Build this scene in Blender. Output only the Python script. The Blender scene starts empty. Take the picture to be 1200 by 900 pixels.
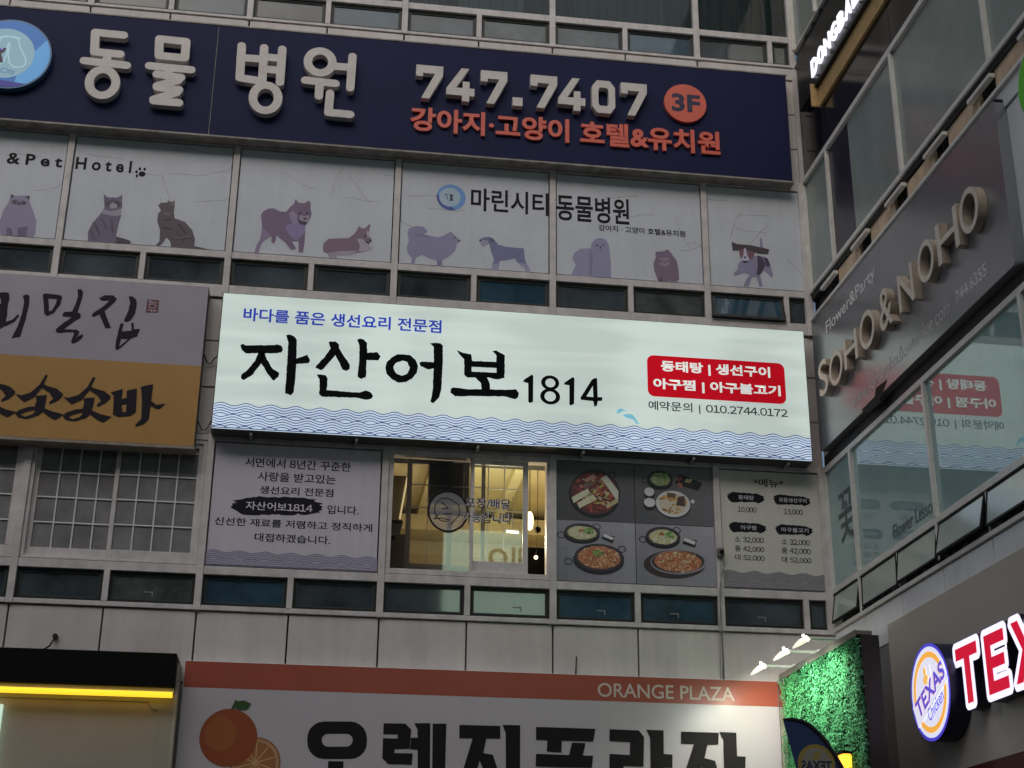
import bpy, math, random
import numpy as np
from mathutils import Vector, Matrix
from mathutils.geometry import tessellate_polygon
random.seed(7)
scene = bpy.context.scene
COL = scene.collection
# ------------------------------------------------------------------ camera
cd = bpy.data.cameras.new('camera'); cam = bpy.data.objects.new('camera', cd); COL.objects.link(cam)
cd.sensor_width = 36; cd.lens = 36*1723.31/1200; cd.clip_start = .1; cd.clip_end = 500
yaw, pit, rol = math.radians(7.786), math.radians(21.688), math.radians(.569)
fw = Vector((math.sin(yaw)*math.cos(pit), math.cos(yaw)*math.cos(pit), math.sin(pit)))
rt = Vector((math.cos(yaw), -math.sin(yaw), 0)); up = rt.cross(fw)
r2 = rt*math.cos(rol)+up*math.sin(rol); u2 = -rt*math.sin(rol)+up*math.cos(rol)
m4 = Matrix((r2, u2, -fw)).transposed().to_4x4(); m4.translation = Vector((3.92, -19.661, 1.6))
cam.matrix_world = m4
scene.camera = cam
# ------------------------------------------------------------------ sky, sun, exposure (overcast dusk)
world = bpy.data.worlds.new('World'); scene.world = world; world.use_nodes = True
nt = world.node_tree; nt.nodes.clear()
wo = nt.nodes.new('ShaderNodeOutputWorld'); bg = nt.nodes.new('ShaderNodeBackground'); sk = nt.nodes.new('ShaderNodeTexSky')
sk.sky_type = 'NISHITA'; sk.sun_disc = False
SUN_EL, SUN_AZ = 38, 200          # azimuth clockwise from +Y: behind the camera
sk.sun_elevation = math.radians(SUN_EL); sk.sun_rotation = math.radians(SUN_AZ); sk.air_density = 1.0; sk.dust_density = 4.0; sk.ozone_density = 1.0
bg.inputs['Strength'].default_value = .08
nt.links.new(sk.outputs[0], bg.inputs[0]); nt.links.new(bg.outputs[0], wo.inputs[0])
sl = bpy.data.lights.new('sun', 'SUN'); sl.energy = .85; sl.angle = math.radians(60); sl.color = (.87, .95, 1)
so = bpy.data.objects.new('sun', sl); COL.objects.link(so)
sd = Vector((math.sin(math.radians(SUN_AZ))*math.cos(math.radians(SUN_EL)), math.cos(math.radians(SUN_AZ))*math.cos(math.radians(SUN_EL)), math.sin(math.radians(SUN_EL))))
so.rotation_euler = sd.to_track_quat('Z', 'Y').to_euler()
vs = scene.view_settings; vs.view_transform = 'Standard'; vs.look = 'None'; vs.exposure = 0; vs.gamma = 1; vs.use_curve_mapping = False
scene.cycles.max_bounces = 6; scene.cycles.transparent_max_bounces = 12
scene.cycles.use_denoising = True
# ------------------------------------------------------------------ helpers
XC = 11.245                       # plane of the side building
def PF(u, v, w=0.): return Vector((u, -w, v))            # main front: u along X, w out of the wall
def PS(u, v, w=0.): return Vector((XC-w, -u, v))         # side building: u towards the street
def PO(u, v, w=0.): return Vector((-u, -32+w, v))        # building across the street
def lin(c): return tuple(((x/255+.055)/1.055)**2.4 if x > 10 else x/255/12.92 for x in c)
def A(r, g, b, k=4.): return tuple(min(.82, x*k) for x in lin((r, g, b)))
def tag(o, label, cat, group=None, kind=None):
    if label: o['label'] = label
    if cat: o['category'] = cat
    if group: o['group'] = group
    if kind: o['kind'] = kind
    return o
def thing(name, label, cat, loc, group=None):
    o = bpy.data.objects.new(name, None); COL.objects.link(o); o.location = loc; o.empty_display_size = .2
    return tag(o, label, cat, group)
def base_of(o):
    b = Vector((0, 0, 0))
    while o is not None: b = b+Vector(o.location); o = o.parent
    return b
class MB:
    def __init__(s): s.v = []; s.f = []; s.c = []; s.cur = (1, 1, 1)
    def quad(s, *p):
        n = len(s.v); s.v += [tuple(q) for q in p]; s.f.append(tuple(range(n, n+len(p)))); s.c.append(s.cur); return s
    def box(s, a, b):
        x0, x1 = sorted((a[0], b[0])); y0, y1 = sorted((a[1], b[1])); z0, z1 = sorted((a[2], b[2])); n = len(s.v)
        s.v += [(x, y, z) for z in (z0, z1) for y in (y0, y1) for x in (x0, x1)]
        for q in ((0, 2, 3, 1), (4, 5, 7, 6), (0, 1, 5, 4), (2, 6, 7, 3), (0, 4, 6, 2), (1, 3, 7, 5)):
            s.f.append(tuple(n+k for k in q)); s.c.append(s.cur)
        return s
    def slab(s, P, u0, u1, v0, v1, w0, w1): return s.box(P(u0, v0, w0), P(u1, v1, w1))
    def loops(s, P, loops, w, w0=None):
        """flat polygon (first loop outer, others holes) at height w; w0: extruded down to w0"""
        pts = [[Vector((x, y, 0)) for x, y in L] for L in loops]
        flat = [q for L in loops for q in L]; n = len(s.v)
        s.v += [tuple(P(x, y, w)) for x, y in flat]
        for t in tessellate_polygon(pts):
            a, b, c = (flat[k] for k in t)
            ar = (b[0]-a[0])*(c[1]-a[1])-(b[1]-a[1])*(c[0]-a[0])
            if abs(ar) < 1e-12: continue
            s.f.append(tuple(n+k for k in (t if ar > 0 else t[::-1]))); s.c.append(s.cur)
        if w0 is not None:
            for i, L in enumerate(loops):
                ar = sum(L[k][0]*L[(k+1) % len(L)][1]-L[(k+1) % len(L)][0]*L[k][1] for k in range(len(L)))
                LL = L if (ar > 0) == (i == 0) else L[::-1]
                for k in range(len(LL)):
                    p, q = LL[k], LL[(k+1) % len(LL)]
                    s.quad(P(p[0], p[1], w), P(p[0], p[1], w0), P(q[0], q[1], w0), P(q[0], q[1], w))
        return s
    def ribbon(s, P, pts, h, w):
        for p, q in zip(pts, pts[1:]):
            s.quad(P(p[0], p[1]-h, w), P(q[0], q[1]-h, w), P(q[0], q[1]+h, w), P(p[0], p[1]+h, w))
        return s
    def tube(s, pts, r, n=8, cap=True):
        pts = [Vector(p) for p in pts]; rs = r if isinstance(r, (list, tuple)) else [r]*len(pts); prev = None; n0 = len(s.v)
        for i, p in enumerate(pts):
            d = (pts[min(i+1, len(pts)-1)]-pts[max(i-1, 0)]).normalized()
            a = d.orthogonal().normalized() if prev is None else (prev-d*prev.dot(d)).normalized()
            prev = a; b = d.cross(a)
            s.v += [tuple(p+(a*math.cos(t)+b*math.sin(t))*rs[i]) for t in (2*math.pi*k/n for k in range(n))]
        for i in range(len(pts)-1):
            for k in range(n):
                s.f.append((n0+i*n+k, n0+i*n+(k+1) % n, n0+(i+1)*n+(k+1) % n, n0+(i+1)*n+k)); s.c.append(s.cur)
        if cap:
            s.f.append(tuple(n0+k for k in range(n))[::-1]); s.c.append(s.cur)
            s.f.append(tuple(n0+(len(pts)-1)*n+k for k in range(n))); s.c.append(s.cur)
        return s
    def build(s, name, mat, parent=None, bevel=0, smooth=False):
        b = base_of(parent) if parent is not None else Vector((0, 0, 0))
        me = bpy.data.meshes.new(name); me.from_pydata([(x-b.x, y-b.y, z-b.z) for x, y, z in s.v], [], s.f)
        ca = me.color_attributes.new('Col', 'FLOAT_COLOR', 'CORNER'); d = []
        for f, c in zip(s.f, s.c): d += [c[0], c[1], c[2], 1.]*len(f)
        if len(d) == 4*len(me.loops): ca.data.foreach_set('color', d)
        me.materials.append(mat); me.update()
        if smooth: me.polygons.foreach_set('use_smooth', [True]*len(me.polygons))
        o = bpy.data.objects.new(name, me); COL.objects.link(o)
        if parent is not None: o.parent = parent
        if bevel:
            md = o.modifiers.new('bevel', 'BEVEL'); md.width = bevel; md.segments = 2; md.limit_method = 'ANGLE'
        return o
def circ(cx, cy, rx, ry=None, n=40, a0=0., a1=360., rot=0.):
    ry = rx if ry is None else ry; o = []
    for k in range(n if a1-a0 >= 360 else n+1):
        t = math.radians(a0+(a1-a0)*k/n); x, y = rx*math.cos(t), ry*math.sin(t)
        o.append((cx+x*math.cos(rot)-y*math.sin(rot), cy+x*math.sin(rot)+y*math.cos(rot)))
    return o
def rrect(u0, u1, v0, v1, r, n=6):
    o = []
    for cx, cy, t0 in ((u1-r, v0+r, -90), (u1-r, v1-r, 0), (u0+r, v1-r, 90), (u0+r, v0+r, 180)):
        o += [(cx+r*math.cos(math.radians(t0+90*k/n)), cy+r*math.sin(math.radians(t0+90*k/n))) for k in range(n+1)]
    return o
def rough_edge(L, amp, step=.03):
    """brush-like edge: resample an outline and jitter it"""
    o = []
    for k in range(len(L)):
        p, q = L[k], L[(k+1) % len(L)]; d = math.hypot(q[0]-p[0], q[1]-p[1]); n = max(1, int(d/step))
        for i in range(n):
            t = i/n; j = amp if i else 0
            o.append((p[0]+(q[0]-p[0])*t+random.uniform(-j, j), p[1]+(q[1]-p[1])*t+random.uniform(-j, j)))
    return o
def stroke(pts, r, n=8):
    """outline pieces of a round-ended stroke"""
    out = []
    for p, q in zip(pts, pts[1:]):
        a = math.atan2(q[1]-p[1], q[0]-p[0])
        out.append([(q[0]+r*math.cos(a+t), q[1]+r*math.sin(a+t)) for t in (math.radians(-90+180*k/n) for k in range(n+1))] +
                   [(p[0]+r*math.cos(a+t), p[1]+r*math.sin(a+t)) for t in (math.radians(90+180*k/n) for k in range(n+1))])
    return out
_glyph = {}
def glyphs(s, off=0., ext=0., bev=0.):
    k = (s, off, ext, bev)
    if k not in _glyph:
        c = bpy.data.curves.new('lettering', 'FONT'); c.body = s; c.size = 1; c.offset = off; c.extrude = ext; c.bevel_depth = bev; c.bevel_resolution = 0; c.resolution_u = 4
        o = bpy.data.objects.new('lettering', c); COL.objects.link(o)
        dg = bpy.context.evaluated_depsgraph_get(); me = bpy.data.meshes.new_from_object(o.evaluated_get(dg))
        _glyph[k] = ([tuple(v.co) for v in me.vertices], [tuple(p.vertices) for p in me.polygons])
        bpy.data.objects.remove(o); bpy.data.curves.remove(c); bpy.data.meshes.remove(me)
    return _glyph[k]
def text_into(mb, P, s, box, w, depth=0., off=0., shear=0., mirror=False):
    """lettering scaled to fill box=(u0,u1,v0,v1) on plane P"""
    V, Fc = glyphs(s, off, .5 if depth else 0.)
    x0 = min(q[0] for q in V); x1 = max(q[0] for q in V); y0 = min(q[1] for q in V); y1 = max(q[1] for q in V)
    su = (box[1]-box[0])/(x1-x0); sv = (box[3]-box[2])/(y1-y0); n = len(mb.v)
    for x, y, z in V:
        v = (y-y0)*sv
        mb.v.append(tuple(P(box[0]+((x1-x) if mirror else (x-x0))*su+shear*v, box[2]+v, w+(z+.5)*depth if depth else w)))
    for f in Fc:
        mb.f.append(tuple(n+k for k in (f[::-1] if mirror else f))); mb.c.append(mb.cur)
    return mb
def _adv(c): return .3 if c == ' ' else .56 if c.isdigit() else .24 if c in '.,' else .42 if c == '|' else .92
def digits_into(mb, P, s, box, w, off=.0):
    """a line mixing Hangul and numbers, numerals drawn with the same face as the Hangul"""
    items = []; x = 0
    for c in s:
        if c != ' ':
            V, Fc = glyphs(chr(ord(c)+0xFEE0) if c.isdigit() else c, off)
            xs = [q[0] for q in V]; mid = (min(xs)+max(xs))/2
            items.append((V, Fc, x+_adv(c)/2-mid))
        x += _adv(c)
    al = [(q[0]+dx, q[1]) for V, _, dx in items for q in V]
    x0, x1 = min(q[0] for q in al), max(q[0] for q in al); y0, y1 = min(q[1] for q in al), max(q[1] for q in al)
    su = (box[1]-box[0])/(x1-x0); sv = (box[3]-box[2])/(y1-y0)
    for V, Fc, dx in items:
        n = len(mb.v); mb.v += [tuple(P(box[0]+(q[0]+dx-x0)*su, box[2]+(q[1]-y0)*sv, w)) for q in V]
        for f in Fc: mb.f.append(tuple(n+k for k in f)); mb.c.append(mb.cur)
    return mb
def lettering(s, P, box, w, mat, parent, name='lettering', depth=0., off=0., shear=0.):
    if any(c.isdigit() for c in s) and not depth and any(ord(c) > 0x2000 or c in ',|' for c in s): return digits_into(MB(), P, s, box, w, off).build(name, mat, parent)
    return text_into(MB(), P, s, box, w, depth, off, shear).build(name, mat, parent)
# ------------------------------------------------------------------ materials
def mat(name, col=(.5, .5, .5), rough=.6, grime=.0, gscale=3., metal=0., ior=1.5, attr=False, emit=None, estr=0., streak=0., bump=0., spec=.5, tint=None):
    m = bpy.data.materials.new(name); m.use_nodes = True; t = m.node_tree; b = t.nodes['Principled BSDF']
    b.inputs['Roughness'].default_value = rough; b.inputs['Metallic'].default_value = metal; b.inputs['IOR'].default_value = ior
    b.inputs['Specular IOR Level'].default_value = spec
    if tint: b.inputs['Specular Tint'].default_value = (*tint, 1)
    if attr:
        a = t.nodes.new('ShaderNodeVertexColor'); a.layer_name = 'Col'; src = a.outputs[0]
    else:
        a = t.nodes.new('ShaderNodeRGB'); a.outputs[0].default_value = (*col, 1); src = a.outputs[0]
    geo = t.nodes.new('ShaderNodeNewGeometry')
    def mul(src, fac_out, lo, hi):
        mr = t.nodes.new('ShaderNodeMapRange'); mr.inputs[1].default_value = .3; mr.inputs[2].default_value = .7; mr.inputs[3].default_value = lo; mr.inputs[4].default_value = hi
        t.links.new(fac_out, mr.inputs[0])
        mx = t.nodes.new('ShaderNodeVectorMath'); mx.operation = 'SCALE'; t.links.new(src, mx.inputs[0]); t.links.new(mr.outputs[0], mx.inputs['Scale']); return mx.outputs[0]
    if grime:
        n = t.nodes.new('ShaderNodeTexNoise'); n.inputs['Scale'].default_value = gscale; n.inputs['Detail'].default_value = 6; n.inputs['Roughness'].default_value = .65
        t.links.new(geo.outputs['Position'], n.inputs['Vector']); src = mul(src, n.outputs[0], 1-grime, 1+grime*.5)
    if streak:
        mp = t.nodes.new('ShaderNodeMapping'); mp.inputs['Scale'].default_value = (9, 9, .45)
        n = t.nodes.new('ShaderNodeTexNoise'); n.inputs['Scale'].default_value = 1.; n.inputs['Detail'].default_value = 5
        t.links.new(geo.outputs['Position'], mp.inputs[0]); t.links.new(mp.outputs[0], n.inputs['Vector']); src = mul(src, n.outputs[0], 1-streak, 1+streak*.4)
    t.links.new(src, b.inputs['Base Color'])
    if bump:
        n = t.nodes.new('ShaderNodeTexNoise'); n.inputs['Scale'].default_value = 25; t.links.new(geo.outputs['Position'], n.inputs['Vector'])
        bp = t.nodes.new('ShaderNodeBump'); bp.inputs['Strength'].default_value = bump; bp.inputs['Distance'].default_value = .02; t.links.new(n.outputs[0], bp.inputs['Height']); t.links.new(bp.outputs[0], b.inputs['Normal'])
    if emit is not None:
        if emit == 'attr': t.links.new(src, b.inputs['Emission Color'])
        else: b.inputs['Emission Color'].default_value = (*emit, 1)
        b.inputs['Emission Strength'].default_value = estr
    return m
def lightbox(name, col, zs=2.2, bands=.1):
    """face of a backlit box sign, a little uneven from the tubes behind it"""
    m = mat(name, col, .5, attr=col is None, spec=.15); t = m.node_tree; b = t.nodes['Principled BSDF']
    geo = t.nodes.new('ShaderNodeNewGeometry'); mp = t.nodes.new('ShaderNodeMapping'); mp.inputs['Scale'].default_value = (.35, .35, 4.6)
    n = t.nodes.new('ShaderNodeTexNoise'); n.inputs['Scale'].default_value = 1.; n.inputs['Detail'].default_value = 2
    t.links.new(geo.outputs['Position'], mp.inputs[0]); t.links.new(mp.outputs[0], n.inputs['Vector'])
    mp2 = t.nodes.new('ShaderNodeMapping'); mp2.inputs['Scale'].default_value = (.75, .0, .12)
    n2 = t.nodes.new('ShaderNodeTexNoise'); n2.inputs['Scale'].default_value = 1.; n2.inputs['Detail'].default_value = 1
    t.links.new(geo.outputs['Position'], mp2.inputs[0]); t.links.new(mp2.outputs[0], n2.inputs['Vector'])
    ad = t.nodes.new('ShaderNodeMath'); ad.operation = 'ADD'; t.links.new(n.outputs[0], ad.inputs[0]); t.links.new(n2.outputs[0], ad.inputs[1])
    mr = t.nodes.new('ShaderNodeMapRange'); mr.inputs[1].default_value = .84; mr.inputs[2].default_value = 1.16; mr.inputs[3].default_value = zs*(1-bands); mr.inputs[4].default_value = zs*(1+bands)
    t.links.new(ad.outputs[0], mr.inputs[0]); t.links.new(mr.outputs[0], b.inputs['Emission Strength'])
    if col is None:
        a = [x for x in t.nodes if x.type == 'VERTEX_COLOR'][0]; t.links.new(a.outputs[0], b.inputs['Emission Color'])
    else: b.inputs['Emission Color'].default_value = (*col, 1)
    return m
def clear_glass(name, tint=(.8, .86, .84), ior=1.7):
    m = bpy.data.materials.new(name); m.use_nodes = True; t = m.node_tree; t.nodes.remove(t.nodes['Principled BSDF'])
    o = t.nodes['Material Output']; tr_ = t.nodes.new('ShaderNodeBsdfTransparent'); gl = t.nodes.new('ShaderNodeBsdfGlossy'); fr = t.nodes.new('ShaderNodeFresnel'); mx = t.nodes.new('ShaderNodeMixShader')
    tr_.inputs[0].default_value = (*tint, 1); gl.inputs['Roughness'].default_value = .02; fr.inputs[0].default_value = ior
    t.links.new(fr.outputs[0], mx.inputs[0]); t.links.new(tr_.outputs[0], mx.inputs[1]); t.links.new(gl.outputs[0], mx.inputs[2]); t.links.new(mx.outputs[0], o.inputs[0])
    return m
M = dict(
    frame=mat('painted_aluminium', A(118, 114, 113), .5, grime=.2, gscale=5, streak=.1),
    frame_side=mat('aluminium', A(124, 122, 118), .35, grime=.12, gscale=5),
    cladding=mat('cladding_panel', A(117, 112, 110), .55, grime=.16, gscale=.9, streak=.08),
    joint=mat('dark_joint', (.03, .028, .027), .8),
    wall=mat('dark_wall', (.05, .05, .05), .8),
    concrete=mat('concrete', (.25, .25, .24), .85, grime=.2, gscale=2),
    pane=mat('tinted_glass', (.075, .092, .105), .04, ior=1.5, grime=.75, gscale=.8),  # noise here stands in for varied reflections and interiors in the panes
    pane_blue=mat('sky_reflex_glass', (.045, .095, .14), .04, ior=1.5, grime=.6, gscale=1.1),  # blue in the base colour stands in for sky mirrored in some panes
    pane_pale=mat('pale_glass', (.1, .12, .115), .05, ior=1.5, grime=.7, gscale=1.6),
    letter_bar=mat('white_bar', A(132, 127, 125), .5),
    faded=mat('faded_lettering', (.1, .13, .125), .5),
    pane_side=mat('reflective_glass', (.34, .49, .48), .008, ior=2.35, tint=(.88, 1, .96), grime=.15, gscale=1.0),
    pane_hopper=mat('hopper_glass', (.52, .6, .53), .15, ior=2.2, grime=.15, gscale=2),
    pane_grey=mat('curtained_glass', (.275, .265, .27), .2, grime=.3, gscale=2.5, spec=.15),
    glass=clear_glass('clear_glass'),
    glass_top=clear_glass('upper_glass', (.62, .7, .7), 1.32),
    pane_film=mat('filmed_glass', (.30, .35, .325), .2, ior=1.6, grime=.2, gscale=.9),
    gasket=mat('black_gasket', (.012, .012, .012), .6, spec=.2),
    print=mat('printed_film', rough=.4, attr=True, grime=.05, gscale=2., streak=.04),
    film=mat('vinyl_film', A(114, 116, 121), .5, grime=.08, gscale=1.2, streak=.04),
    curtain=mat('curtain', (.1, .12, .115), .9),
    navy=mat('navy_panel', A(15, 17, 37), .5, grime=.12, gscale=1.2, spec=.1),
    letter_white=mat('letter_paint', A(119, 114, 111), .45, grime=.12, gscale=6),
    letter_orange=mat('orange_letter', A(132, 54, 42), .45, grime=.08, gscale=6),
    metal_dark=mat('dark_metal', (.03, .029, .029), .6, spec=.25, grime=.2, gscale=5),
    metal_grey=mat('grey_metal', (.3, .29, .28), .4, grime=.2, gscale=5),
    black=mat('black_paint', (.006, .006, .007), .6, spec=.1),
    ink=mat('black_ink', (.015, .015, .018), .5),
    lit=lightbox('backlit_print', None, .58, .13),
)
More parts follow.
